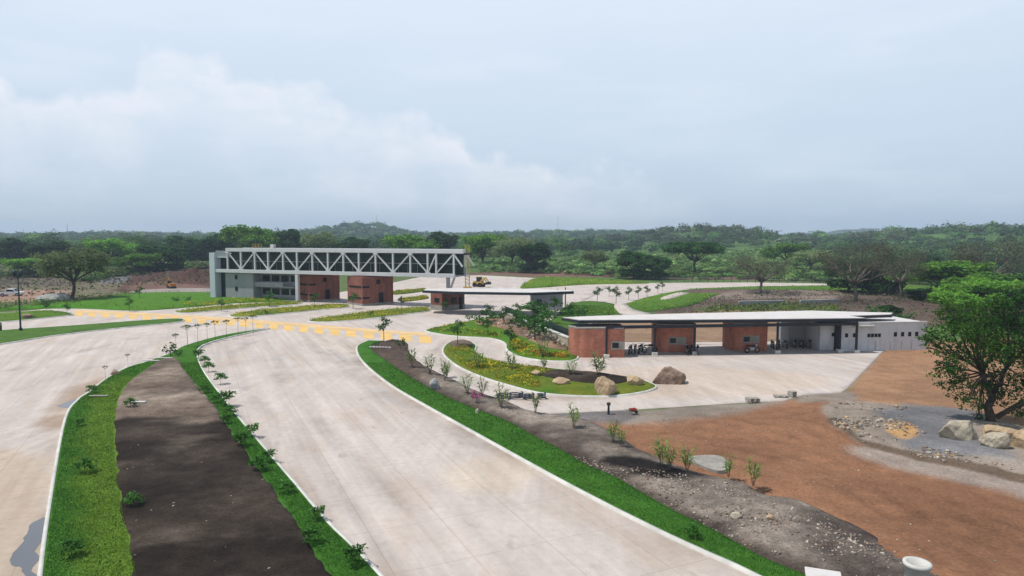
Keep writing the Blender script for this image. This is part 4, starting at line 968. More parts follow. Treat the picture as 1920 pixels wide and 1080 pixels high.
def forest_mesh(name, X, Y, Hh, Wd, cols, kmul=1.0):
    Z = ground_h(X, Y); D = np.hypot(X, Y); P, N_, C, Sz = [], [], [], []
    for i in range(len(X)):
        h, w = Hh[i], Wd[i]; s = np.clip(D[i]/470, .3, 2.8)
        k = int(np.clip(kmul*2.0*w*h/(s*s), 16, 900)); d = rng.normal(size=(k, 3)); d[:, 2] = np.abs(d[:, 2])*1.0-.35*rng.random(k); d /= np.linalg.norm(d, axis=1)[:, None]
        ph = rng.uniform(0, 6.28, 3); lob = 1+.3*np.sin(d[:, 0]*3.3+ph[0])*np.sin(d[:, 1]*3.3+ph[1])+.2*np.sin(d[:, 2]*5+ph[2])
        rad = lob*rng.random(k)**.33
        P.append(np.column_stack([X[i]+d[:, 0]*rad*w*.5, Y[i]+d[:, 1]*rad*w*.5, Z[i]+h*.45+d[:, 2]*rad*h*.52])); N_.append(d*3.6+np.array((0, 0, 1.0)))
        C.append(leafcol(k, cols[i]*np.exp(rng.normal(0, .36)), .08, .04)); Sz.append(rng.uniform(.6, 1.2, k)*s)
    return tag(leafmesh(name, np.vstack(P), np.concatenate(Sz), np.vstack(C), M['forest'], None, np.vstack(N_)), kind='stuff')
FCOL = np.array([(.026,.075,.026), (.034,.095,.028), (.048,.125,.030), (.060,.150,.034), (.080,.17,.036), (.062,.125,.05), (.105,.15,.06)])*np.array((.92, .84, .95))
def edge_v(u):   # where, seen on the plan, the woods begin
    return np.interp(u, [-300, 0, 250, 420, 700, 900, 1050, 1150, 1480, 1560, 1680, 1760, 1960, 2300], [512, 508, 503, 500, 500, 497, 491, 484, 480, 488, 526, 545, 566, 590])
def plant_woods():
    n = 26000; a = R(44)*(2*rng.random(n)-1); r = np.sqrt(rng.uniform(120**2, 1250**2, n)); x, y = r*np.sin(a), r*np.cos(a)
    u = 960+F*x/y; vv = 446+F*14/y*1.0
    keep = (vv < edge_v(u)) & (rng.random(n) < np.where(r < 420, .40, np.where(r < 760, .27, .22)))
    x, y, u = x[keep], y[keep], u[keep]; r = np.hypot(x, y); n = len(x)
    pat = fbm(x, y, 70, 5); h = (6.6+4.2*fbm(x, y, 60, 6)+rng.normal(0, 2.4, n)).clip(3, 15)*np.where(u < 620, 1.15, 1.0)*np.where(u > 1150, .85, 1); w = h*rng.uniform(.8, 2.1, n)
    ci = np.clip(((pat+.55)*6+rng.normal(0, 1.3, n)).astype(int), 0, 6); c = FCOL[ci]
    hill = (np.abs(x-210) < 130) & (np.abs(y-700) < 200); c = np.where((hill & (rng.random(n) < .5))[:, None], np.array((.085,.115,.06)), c)
    forest_mesh('woodland', x, y, h, w, c)
    # distant ridges
    n = 5200; a = R(44)*(2*rng.random(n)-1); r = np.sqrt(rng.uniform(1250**2, 2850**2, n)); x, y = r*np.sin(a), r*np.cos(a)
    forest_mesh('woodland', x, y, rng.uniform(7, 13, n), rng.uniform(16, 30, n), FCOL[rng.integers(0, 4, n)])
    # scrub between the road and the woods
    P = GP([(900,512),(1050,514),(1180,524),(1400,526),(1640,532),(1700,520),(1560,486),(1480,482),(1150,486),(1050,497),(900,497)])
    lo, hi = P.min(0), P.max(0); n = 5200; x = rng.uniform(lo[0], hi[0], n); y = rng.uniform(lo[1], hi[1], n); k = inside(P, x, y); x, y = x[k], y[k]; n = len(x)
    h = rng.uniform(.8, 2.6, n)*(1+.6*fbm(x, y, 15, 8)); forest_mesh('scrub', x, y, h, h*rng.uniform(1.2, 2.4, n), np.array([(.13,.22,.06), (.11,.19,.05), (.16,.24,.075), (.085,.18,.045)])[rng.integers(0, 4, n)], 1.6)
    P = GP([(-300,512),(0,508),(250,503),(420,500),(420,506),(250,515),(170,530),(90,520),(0,520),(-300,530)])
    lo, hi = P.min(0), P.max(0); n = 2600; x = rng.uniform(lo[0], hi[0], n); y = rng.uniform(lo[1], hi[1], n); k = inside(P, x, y); x, y = x[k], y[k]; n = len(x)
    h = rng.uniform(.8, 3, n); forest_mesh('scrub', x, y, h, h*rng.uniform(1.2, 2.2, n), np.array([(.08,.16,.04), (.11,.18,.04), (.13,.14,.07)])[rng.integers(0, 3, n)], 1.4)
plant_woods()
# ------------------------------------------------------------ individual trees of the middle distance
GRP = 'trees beyond the plaza'
PROTO = {}
PROTO['dense'] = dict(h=10, w=10, base=(.032,.088,.02), trunk_h=.16, dens=110, leaf=.33, nb=11, seed=1)
PROTO['bright'] = dict(h=10, w=12, base=(.12,.27,.028), dens=75, leaf=.32, nb=11, seed=2, trunk_h=.3)
PROTO['airy'] = dict(h=10, w=11, base=(.17,.23,.09), dens=48, leaf=.26, nb=12, seed=3, trunk_h=.36, bark='bark', bare=.25)
PROTO['umbrella'] = dict(h=10, w=15, base=(.035,.10,.024), dens=60, leaf=.34, nb=12, seed=4, umbrella=1, trunk_h=.42, flatz=.45)
PROTO['bare'] = dict(h=10, w=13, base=(.105,.12,.065), dens=48, leaf=.13, nb=12, seed=5, bark='palebark', bare=.55, trunk_h=.28)
used = {}
def tree(kind, u, v, vtop, wpx, label, name='tree'):
    p = G(u, v); D = p.y; k = PROTO[kind]
    if D > 205:                                     # the ground rises behind the plaza
        p.z = tz(p)
    else: p.z = float(ground_h(np.array([p.x]), np.array([p.y]))[0])
    h = AT(u, vtop, D).z-p.z; w = wpx*D/F; nm = {'dense': 'dense_tree', 'bright': 'bright_tree', 'airy': 'airy_tree', 'umbrella': 'umbrella_tree', 'bare': 'bare_tree'}[kind]
    s = (w/k['w'], w/k['w'], h/k['h'])
    if kind not in used:
        o = make_tree(nm, label, 'tree', k['h'], k['w'], k['base'], k['dens'], k['leaf'], k.get('trunk_h', .35), k['nb'], k.get('bark', 'bark'), k.get('flatz', .7), k.get('bare', 0), k.get('umbrella', 0), GRP, k['seed'])
        used[kind] = o; o.location = p; o.scale = s; o.rotation_euler[2] = random.uniform(0, 6)
    else: o = dup(used[kind], p, random.uniform(0, 6), s, label)
    return o
tree('airy', 138, 562, 468, 112, 'airy olive green tree with dark trunk standing on the far left lawn')
tree('dense', 300, 512, 459, 92, 'round dark tree above the red earth cutting, left of the bridge')
tree('bright', 470, 505, 424, 96, 'tall green tree rising behind the left end of the truss bridge')
tree('dense', 541, 503, 432, 52, 'dark tree just right of the tall green one behind the bridge')
tree('dense', 95, 508, 455, 78, 'dark dense tree behind the airy tree on the far left')
tree('bright', 215, 506, 448, 90, 'mid green tree between the far left dark tree and the round dark one')
tree('airy', 600, 503, 436, 60, 'thin olive tree behind the bridge left of the far blue hill')
tree('bright', 772, 504, 441, 96, 'yellow green spreading tree behind the right half of the bridge')
tree('dense', 825, 503, 437, 62, 'dark tree beside the yellow green one behind the right end of the bridge')
tree('dense', 1000, 512, 457, 66, 'dark round tree behind the paved court right of the yellow mast')
tree('dense', 1188, 523, 472, 66, 'dark tree by the pale pole beyond the far road')
tree('dense', 1228, 524, 480, 62, 'low dark tree right of the pale pole beyond the far road')
tree('umbrella', 1300, 516, 456, 104, 'dark flat topped tree on the scrub in front of the middle hill')
tree('airy', 1115, 512, 470, 50, 'small olive tree in the scrub left of the pale pole')
tree('bare', 1424, 551, 477, 112, 'small leafless tree with forked pale branches behind the pavilion roof')
tree('dense', 1592, 549, 486, 88, 'dark round tree left behind the big leafless tree')
tree('dense', 1655, 551, 480, 80, 'dark tree right behind the big leafless tree')
tree('bare', 1606, 571, 452, 150, 'big leafless tree with pale forked trunk behind the pavilion')
tree('bare', 1690, 560, 468, 90, 'grey brown leafless tree right of the big pale forked one')
tree('bright', 1765, 556, 490, 150, 'bright spreading tree rising left of the foreground tree crown')
tree('bright', 1790, 600, 548, 84, 'low bright green tree touching the left side of the foreground tree')
tree('bright', 1842, 572, 512, 120, 'bright green spreading tree above the crown of the foreground tree')
tree('bare', 1862, 553, 447, 150, 'grey leafless tree against the right hill')
tree('bright', 1905, 590, 530, 110, 'green tree at the right edge behind the foreground tree')
tree('dense', 1730, 575, 540, 60, 'low dark tree by the brown earth right of the white building')
tree('airy', 1520, 512, 470, 70, 'olive tree in the scrub left of the big leafless tree')
tree('bright', 1832, 588, 524, 130, 'bright green tree filling the gap above the foreground tree crown')
tree('dense', 1800, 566, 528, 96, 'dark tree in the shade below the bright spreading tree at right')
tree('dense', 1872, 574, 515, 110, 'dark tree between the bright trees at the right edge')
tree('dense', 1948, 580, 505, 120, 'dark tree cut by the right picture edge')
tree('bright', 60, 520, 484, 90, 'low green tree left of the airy tree on the far left')
tree('bright', 255, 516, 476, 80, 'mid green bush like tree above the left end of the earth cutting')
tree('dense', 350, 500, 444, 84, 'dark tree between the earth cutting and the lift shaft')
tree('dense', 405, 500, 440, 70, 'dark tree directly left of the tall green one behind the bridge')
tree('dense', 660, 503, 446, 60, 'dark tree behind the middle of the bridge')
tree('bright', 905, 503, 440, 80, 'green tree just right of the yellow mast')
tree('airy', 960, 506, 446, 70, 'olive tree left of the dark round one beyond the paved court')
tree('bright', 1470, 505, 456, 80, 'green tree on the scrub between the two leafless trees')
tree('dense', 30, 503, 448, 70, 'dark green tree at the left edge of the woods')
tree('dense', 1668, 598, 572, 40, 'round low green tree behind the roof step of the pavilion')
# ------------------------------------------------------------ saplings and small planting
def sapling_proto(kind):
    random.seed(99)
    t = thing('sapling', 'x', 'sapling'); mb = MB()
    if kind == 'umbrella':                       # thin stem with a flat tuft
        mb.tube([(0, 0, -.1), (.03, .02, 1.0), (0, .03, 1.9), (.05, 0, 2.3)], [.022, .018, .014, .008], 5)
        for k in range(6):
            a = k*1.05; mb.tube([(0, .03, 1.9), (.45*math.cos(a), .45*math.sin(a), 2.25)], [.012, .006], 4)
        mb.build('stem', M['bark'], t); cs = [(.36*math.cos(a), .36*math.sin(a), 2.3+.06*math.sin(a*3), .22) for a in np.arange(0, 6.2, .9)]+[(0, 0, 2.38, .4)]
        C, N_ = clumps(cs, 170, .35); leafmesh('crown', C, rng.uniform(.05, .12, len(C)), leafcol(len(C), (.055,.085,.028), .3), M['leaf'], t, N_)
    elif kind == 'bushy':                        # short stem, loose drooping leaves
        mb.tube([(0, 0, -.1), (.02, 0, .7), (.05, .03, 1.15)], [.018, .014, .008], 5); cs = []
        for k in range(6):
            a = k*1.05+.3; p = (.38*math.cos(a), .38*math.sin(a), .95+.28*math.sin(k*2.1)); mb.tube([(.02, 0, .6), p], [.014, .006], 4); cs.append((*p, .34))
        mb.build('stem', M['bark'], t); cs.append((0, 0, 1.25, .25)); C, N_ = clumps(cs, 300, .75); leafmesh('crown', C, rng.uniform(.07, .15, len(C)), leafcol(len(C), (.05,.15,.024), .3), M['leaf'], t, N_, 1.2)
    elif kind == 'palm':                         # clump of upright arching leaves
        V, Fs, C = [], [], []
        for k in range(7):
            a = k*.9+random.random()*.5; rr = random.uniform(.02, .12); b0 = Vector((math.cos(a)*rr, math.sin(a)*rr, -.1)); hh = random.uniform(1.3, 2.2); tip = b0+Vector((math.cos(a)*.35, math.sin(a)*.35, hh))
            mb.tube([b0, b0.lerp(tip, .5)+Vector((-.03, 0, .05)), tip], [.022, .016, .008], 5)
            for q in range(7):
                s = .35+.1*q; p = b0.lerp(tip, min(s, 1)); a2 = a+random.uniform(-1.8, 1.8); L = random.uniform(.4, .8); d = Vector((math.cos(a2), math.sin(a2), 0)); sd = Vector((-d.y, d.x, 0))*random.uniform(.045, .08)
                P = [p, p+d*L*.4+Vector((0, 0, L*.38)), p+d*L*.8+Vector((0, 0, L*.42)), p+d*L*1.1+Vector((0, 0, L*.2))]; o = len(V)
                for i, pp in enumerate(P):
                    ww = (.5, 1, .8, .1)[i]; V += [pp-sd*ww, pp+sd*ww]
                for i in range(3): Fs.append((o+2*i, o+2*i+1, o+2*i+3, o+2*i+2))
                cc = np.array((.15,.23,.05))*random.uniform(.6, 1.4); C += [cc]*8
        mb.build('stem', M['palebark'], t); mesh_obj('frond', np.array([tuple(p) for p in V]), np.array(Fs), M['leaf'], t, np.array(C))
    elif kind == 'shrub':
        mb.tube([(0, 0, -.1), (0, 0, .5)], [.04, .02], 5); mb.build('stem', M['bark'], t)
        cs = [(random.uniform(-.5, .5), random.uniform(-.5, .5), random.uniform(.25, .95), random.uniform(.25, .4)) for _ in range(9)]; C, N_ = clumps(cs, 140, .8); leafmesh('crown', C, rng.uniform(.07, .14, len(C)), leafcol(len(C), (.04,.12,.02), .3), M['leaf'], t, N_)
    elif kind == 'young':                        # slim young street tree
        mb.tube([(0, 0, -.1), (.03, 0, 1.2), (0, .04, 2.6)], [.05, .04, .02], 6); cs = []
        for k in range(8):
            a = k*.83; p = (.5*math.cos(a), .5*math.sin(a), 1.7+.16*k); mb.tube([(.01, .02, 1.3+.1*k), p], [.018, .008], 4); cs.append((*p, .5))
        mb.build('stem', M['bark'], t); cs.append((0, 0, 3., .4)); C, N_ = clumps(cs, 170, .8); leafmesh('crown', C, rng.uniform(.08, .17, len(C)), leafcol(len(C), (.045,.125,.025), .3), M['leaf'], t, N_)
    return t
SP = {}
HT = {'umbrella': 2.45, 'bushy': 1.4, 'palm': 2.3, 'shrub': 1.15, 'young': 3.3}
NAMES = {'umbrella': ('umbrella_sapling', 'sapling'), 'bushy': ('bushy_sapling', 'sapling'), 'palm': ('young_palm', 'palm'), 'shrub': ('shrub', 'shrub'), 'young': ('young_tree', 'young tree')}
def plant(kind, u, v, vtop, label, group=None, z=.15, wide=1.0, cat=None):
    p = G(u, v, z); h = max(AT(u, vtop, p.y).z-z, .3); s = h/HT[kind]
    if kind not in SP:
        o = sapling_proto(kind); o.name = NAMES[kind][0]; o['category'] = NAMES[kind][1]; SP[kind] = o; o.location = p; o.scale = (s*wide, s*wide, s); tag(o, label, cat, group); o.rotation_euler[2] = random.uniform(0, 6)
    else:
        o = dup(SP[kind], p, random.uniform(0, 6), (s*wide, s*wide, s), label); o.pop('group', None)
        if group: o['group'] = group
        o['category'] = cat or NAMES[kind][1]
    return o
ORD = ['first', 'second', 'third', 'fourth', 'fifth', 'sixth', 'seventh', 'eighth', 'ninth', 'tenth', 'eleventh', 'twelfth', 'thirteenth', 'fourteenth', 'fifteenth', 'sixteenth', 'seventeenth', 'eighteenth']
# left kerb and tip of the median
for k, (u, v, vt) in enumerate([(198,712,686),(240,688,664),(330,659,626),(352,651,610),(371,644,608),(389,640,606),(404,637,601),(425,634,600),(447,629,595),(461,627,595),(475,624,591)]):
    if k < 2: lab = ('thin sapling at the left kerb of the median, nearer the camera', 'thin sapling at the left kerb of the median, farther from the camera')[k]
    else: lab = 'flat topped sapling on the narrow median tip, %s in the row from the left' % ORD[k-2]
    plant('umbrella', u, v, vt, lab, 'flat topped saplings on the median', wide=1.0 if k != 3 else 1.25)
plant('shrub', 320, 667, 643, 'dense green bush at the head of the dark soil bed', z=.2)
plant('shrub', 335, 668, 655, 'low bush right beside the dense one at the head of the soil bed', z=.2)
# right side of the median
MS = [(372,672,648),(384,682,660),(391,695,671),(414,718,692),(384,738,716),(402,756,734),(424,760,728),(432,780,755),(424,796,772),(473,818,790),(452,838,806),(504,866,838),(484,884,850),(536,925,895),(596,975,945),(583,1022,985),(664,1060,1018)]
for k, (u, v, vt) in enumerate(MS): plant('bushy', u, v, vt+2+(5 if k < 4 else 3), 'small leafy sapling on the right grass edge of the median, %s from the far end' % ORD[k], 'leafy saplings along the median', wide=1.3)
for (u, v, vt, lab) in [(245,765,746,'small green sapling beside the pale slab on the brown soil'), (250,952,925,'bright green sapling alone on the dark soil of the median'), (160,888,858,'green tuft sapling on the left grass of the median, middle one'),
                        (135,1045,1012,'green tuft sapling on the left grass of the median, nearest the camera'), (172,738,722,'tiny sapling at the left kerb of the median by the small puddle'), (150,800,785,'low tuft on the left grass of the median, farthest of the tufts'), (1300,1010,985,'dark low sapling on the right green verge near the kerb')]: plant('bushy', u, v, vt, lab, wide=1.3)
# palms on the right verge
PV = [(772,688,646),(806,700,655),(834,712,668),(838,704,672),(876,738,692),(905,742,702),(940,764,712),(1004,772,732),(1076,800,752),(1150,826,780),(1164,834,796),(1240,872,808),(1256,880,830),(1288,884,826),(1366,892,846),(1412,908,852)]
for k, (u, v, vt) in enumerate(PV): plant('palm', u, v, vt, 'young palm on the right verge soil, %s from the far end of the row' % ORD[k], 'young palms on the right verge', z=.25, wide=.85)
for k, (u, v, vt, lab) in enumerate([(896,690,650,'young palm at the left end of the flowered island'), (958,692,655,'slim young palm near the middle of the flowered island'), (1020,692,662,'thin young palm behind the smallest stone of the island'), (1072,704,668,'leafy young palm on the dark soil of the island'), (1122,704,655,'tallest young palm on the island beside the brick booth'), (1018,668,630,'young palm on the flower bank below the stone wall')]):
    plant('palm', u, v, vt, lab, z=.3, wide=1.1)
plant('young', 720, 640, 592, 'slim young tree at the rounded head of the right verge', z=.2)
plant('young', 858, 648, 598, 'slim young tree at the head of the flowered island', z=.4)
plant('shrub', 706, 650, 640, 'low bush beside white stones at the head of the right verge', z=.2); plant('shrub', 752, 652, 634, 'yellowish bush on the right rim of the verge head', z=.2)
plant('shrub', 893, 752, 731, 'small pink bush on the dark soil near the grey stone', z=.3, cat='bush')
# pink blossom for that bush
_pb = [o for o in bpy.data.objects if o.get('label', '').startswith('small pink bush')][0]
_pb.name = 'flowering_bush'
for ch in _pb.children:
    if ch.name.startswith('crown'):
        ch.data = ch.data.copy(); a_ = ch.data.color_attributes['Col']; n_ = len(ch.data.vertices); c_ = np.ones((n_, 4), np.float32); k_ = np.repeat(rng.random(n_//4) < .7, 4)
        c_[:, :3] = np.where(k_[:, None], np.array((.42,.10,.26)), np.array((.10,.09,.05))); a_.data.foreach_set('color', c_.ravel())
YT = [(912,608,570,'young tree in front of the far canopy, beside the stone wall top'), (945,612,575,'young tree on the island right behind the wall top'), (1003,640,560,'tall bushy young tree rising beside the dark fence'), (915,628,596,'dark slim young tree on the brown soil of the walled island'), (956,655,612,'slim dark young tree on the flower bank of the walled island'), (970,602,568,'bushy young tree left of the grey cabin'), (1040,590,556,'young tree in front of the grey cabin'), (1022,612,572,'young tree on the lawn between fence and grey cabin')]
for u, v, vt, lab in YT: plant('young', u, v, vt, lab, z=.3, wide=1.25)
for k, (u, v, vt) in enumerate([(1120,566,537),(1155,569,536),(1179,563,537),(1197,560,536),(1213,558,535),(1233,550,532),(1242,546,528),(1142,556,536)]): plant('young', u, v, vt, 'young tree beside the far paved court, %s along the row' % ORD[k], 'young trees along the far court', z=.05, wide=1.1)
for u, v, vt, lab in [(262,561,536,'small young tree alone on the big left lawn'), (126,590,568,'dark young tree at the left corner of the crossing'), (243,583,558,'thin young tree at the front edge of the big left lawn'), (88,582,566,'small young tree left of the dark one at the lawn corner'), (505,574,545,'bushy young tree in front of the grey block'), (590,575,548,'young tree at the foot of the left brick tower'), (662,578,548,'young tree at the foot of the right brick tower'), (752,578,555,'dark young tree between brick tower and toll booth'), (835,588,560,'bushy young tree in front of the small brick booth'), (415,583,560,'sapling on the nearest left lane island by the grey block')]: plant('young', u, v, vt, lab, z=.15, wide=1.2)
for u, v, vt, lab in [(905,612,590,'green shrub at the upper corner of the brown soil bank'),(928,603,582,'dark shrub behind the top of the stone wall'),(968,612,582,'dark shrub against the mesh fence near its upper end'),(990,622,590,'tall dark shrub against the middle of the mesh fence'),(1012,632,600,'dark shrub against the mesh fence near its lower end'),(1030,606,578,'green shrub between mesh fence and the grey cabin door'),(1012,590,566,'green shrub in front of the grey cabin door'),(1066,588,566,'green shrub at the right corner of the grey cabin'),(1085,596,574,'green shrub by the bend of the footpath'),(1100,606,588,'low green shrub behind the left tip of the pavilion roof'),(1652,606,572,'green shrub behind the stepped end of the pavilion roof'),(1690,612,585,'low shrub behind the white building roof'),(85,575,560,'dark shrub at the back edge of the far left lawn'),(330,566,556,'low clipped hedge shrub on the big left lawn'),(352,565,556,'second clipped hedge shrub on the big left lawn')]: plant('shrub', u, v, vt, lab, z=.3, wide=1.5)
for u, v, vt, lab in [(695,591,583,'low dark bush on the lane island left of the small booth'), (500,589,581,'low dark bush on the middle lane island'), (1075,600,578,'green shrub by the path left of the pavilion roof'), (880,600,588,'dark shrub beside the small brick booth')]: plant('shrub', u, v, vt, lab, z=.2, wide=1.6)
# ------------------------------------------------------------ lamp post, poles and masts
p = G(39, 622)
t = thing('lamp_post', 'tall dark green lamp post on the left grass strip', 'lamp post', p)
hp = AT(39, 506, p.y).z
MB().lathe([(0, 0), (.24, 0), (.24, .5), (.13, .65), (.10, hp*.6), (.07, hp-.9), (0, hp-.9)], 12).build('post', M['lampgreen'], t, True)
MB().b2(-.5, .5, -.06, .06, hp-.95, hp-.8).build('arm', M['lampgreen'], t)
for s_ in (-.5, .5): MB().lathe([(0, hp-.95), (.26, hp-.9), (.34, hp-.4), (.2, hp-.1), (0, hp)], 12, (s_, 0, 0)).build('lamp_head', M['lampgreen'], t, True)
p = G(1, 622)
t = thing('bollard', 'short brown bollard at the left edge of the grass strip', 'bollard', p); MB().lathe([(0, 0), (.2, 0), (.2, 1.25), (.16, 1.35), (0, 1.35)], 12).build('post', M['bark'], t); MB().lathe([(.205, 1.0), (.215, 1.02), (.215, 1.15), (.205, 1.17)], 12).build('band', M['metal'], t)
p = G(1210, 521); p.z = tz(p)
t = thing('utility_pole', 'pale thin pole standing before the dark trees beyond the far road', 'pole', p); hp = AT(1210, 495, p.y).z-p.z; MB().lathe([(0, 0), (.22, 0), (.15, hp), (0, hp)], 10).build('post', M['roofw'], t); MB().b2(-.9, .9, -.08, .08, hp-.6, hp-.4).build('crossarm', M['bark'], t)
def mast(u, v, vt, D, label):
    p = AT(u, v, D); p.z = tz(p); h = AT(u, vt, D).z-p.z; t = thing('radio_mast', label, 'mast', p, 0, 'thin masts on the skyline'); w = max(.35, D*.00045); m = MB()
    for k in range(3):
        a = k*2.094; m.tube([(w*math.cos(a), w*math.sin(a), 0), (w*.5*math.cos(a), w*.5*math.sin(a), h)], w*.22, 5)
    n = int(h/2.5)
    for i in range(n):
        z0, z1 = h*i/n, h*(i+1)/n
        for k in range(3):
            a, b_ = k*2.094, (k+1)*2.094; r0, r1 = w*(1-.5*z0/h), w*(1-.5*z1/h); m.tube([(r0*math.cos(a), r0*math.sin(a), z0), (r1*math.cos(b_), r1*math.sin(b_), z1)], w*.12, 4)
    m.build('lattice', M['metal'], t); MB().tube([(0, 0, h), (0, 0, h*1.05)], w*.15, 5).build('antenna', M['metal'], t)
mast(706, 440, 403, 1380, 'thin mast on top of the far blue hill'); mast(1046, 440, 407, 1250, 'thin mast right of the bridge above the middle woods')
mast(127, 445, 420, 800, 'thin mast above the left woods, the right one of two'); mast(44, 445, 430, 900, 'thin mast above the left woods, the left one of two')
# ------------------------------------------------------------ machines
def wheel(mb_, c, r, w, n=18):
    mb_.tube([(c[0], c[1]-w/2, c[2]), (c[0], c[1]+w/2, c[2])], r, n)
p = G(876.5, 541)
t = thing('mast_lift', 'yellow lattice mast lift at the right end of the truss bridge', 'mast lift', p); h = AT(876.5, 459, p.y).z; m = MB()
for x, y in ((-.55,-.4),(.55,-.4),(.55,.4),(-.55,.4)): m.b2(x-.1, x+.1, y-.1, y+.1, .5, h)
n = 12
for i in range(n):
    z0, z1 = .5+(h-.5)*i/n, .5+(h-.5)*(i+1)/n
    for y in (-.4, .4): m.bar((-.55, y, z0), (.55, y, z1), .1); m.bar((-.55, y, z1), (.55, y, z1), .1)
m.build('mast', M['machine'], t); MB().b2(-1.1, 1.1, -1, 1, .0, .5).build('base', M['machine'], t)
m = MB(); m.b2(-3.2, .9, -.75, .75, h*.62, h*.62+.14)
for x in (-3.15, -1.2, .8): m.b2(x-.04, x+.04, -.75, -.68, h*.62, h*.62+1.1)
m.b2(-3.2, .9, -.76, -.69, h*.62+1.05, h*.62+1.12); m.build('platform', M['machine'], t)
p = G(898, 538)
t = thing('wheel_loader', 'yellow loader with raised arms and dark bucket on the far paved court', 'loader', p, -.6); t.scale = (.85,)*3; m = MB(); m.box((0, 0, 1.3), (3.2, 1.7, .9)); m.box((-1.4, 0, 1.5), (1.2, 1.6, 1.1)); m.build('body', M['machine'], t, bevel=.08)
for x in (-1.1, 1.1):
    for y in (-1.0, 1.0):
        m = MB(); wheel(m, (x, y, .75), .75, .5); m.build('wheel', M['black'], t)
MB().box((.1, 0, 2.6), (1.4, 1.4, 1.5)).build('cab', M['darkglass'], t, bevel=.06); MB().box((.1, 0, 3.4), (1.6, 1.6, .12)).build('cab_roof', M['machine'], t)
m = MB()
for y in (-.6, .6): m.bar((.9, y, 1.7), (2.4, y, 3.2), .3); m.bar((2.4, y, 3.2), (3.6, y, 1.9), .3)
m.build('arm', M['machine'], t); b_ = MB().prism([(0, 0), (1.1, 0), (.9, .9), (0, .5)], -1.1, 1.1).build('bucket', M['darksteel'], t); b_.rotation_euler = (math.pi/2, 0, 0); b_.location = (3.3, 0, 1.0)
p = G(322, 541); p.z = float(ground_h(np.array([p.x]), np.array([p.y]))[0])
t = thing('excavator', 'orange excavator digging at the red earth cutting', 'excavator', p, 2.4); t.scale = (.7,)*3
for y in (-.9, .9):
    m = MB(); m.prism([(-1.6, .1), (-1.3, 0), (1.3, 0), (1.6, .1), (1.6, .5), (1.3, .75), (-1.3, .75), (-1.6, .5)], -.3, .3); o = m.build('track', M['black'], t); o.rotation_euler = (math.pi/2, 0, 0); o.location = (0, y, 0)
MB().box((-.3, 0, 1.5), (2.6, 2.2, 1.1)).build('body', M['machineo'], t, bevel=.1); MB().box((.6, .6, 2.4), (1.2, 1, 1.4)).build('cab', M['darkglass'], t, bevel=.06)
MB().bar((.9, -.2, 1.6), (3.0, -.2, 4.0), .4).bar((3.0, -.2, 4.0), (4.8, -.2, 2.8), .35).build('boom', M['machineo'], t); MB().bar((4.8, -.2, 2.8), (4.6, -.2, 1.2), .3).build('stick', M['machineo'], t); MB().box((4.4, -.2, .9), (.9, .9, .8)).build('bucket', M['darksteel'], t, bevel=.1)
def pickup(u, v, rz, label):
    p = G(u, v); p.z = float(ground_h(np.array([p.x]), np.array([p.y]))[0])+.02
    t = thing('pickup_truck', label, 'pickup truck', p, rz); m = MB()
    m.prism([(-2.5, .45), (2.5, .45), (2.55, .9), (2.45, 1.05), (1.2, 1.1), (-2.5, 1.1)], -.9, .9); o = m.build('body', M['carwhite'], t, bevel=.05); o.rotation_euler = (math.pi/2, 0, 0)
    m = MB(); m.prism([(-.9, 1.1), (1.3, 1.1), (.7, 1.75), (-.75, 1.78)], -.8, .8); o = m.build('cab', M['carwhite'], t, bevel=.06); o.rotation_euler = (math.pi/2, 0, 0)
    for y in (-.82, .82):
        m = MB(); m.prism([(-.75, 1.15), (1.05, 1.15), (.62, 1.65), (-.65, 1.68)], -.02, .02); o = m.build('side_window', M['darkglass'], t); o.rotation_euler = (math.pi/2, 0, 0); o.location = (0, y, 0)
    MB().box((-1.75, 0, 1.13), (1.4, 1.5, .08)).build('load_bed', M['black'], t); MB().bar((1.28, 0, 1.13), (.74, 0, 1.72), 1.4, .05).build('windscreen', M['darkglass'], t)
    for x in (-1.55, 1.6):
        for y in (-.8, .8):
            m = MB(); wheel(m, (x, y, .4), .4, .26); o = m.build('wheel', M['black'], t); r_ = MB(); wheel(r_, (x, y*1.17, .4), .22, .04, 12); r_.build('rim', M['metal'], o)
    for y in (-.65, .65): MB().box((2.54, y, .85), (.06, .3, .16)).build('headlight', M['roofw'], t)
pickup(22, 556, .15, 'white pickup truck parked on bare ground at the left edge')
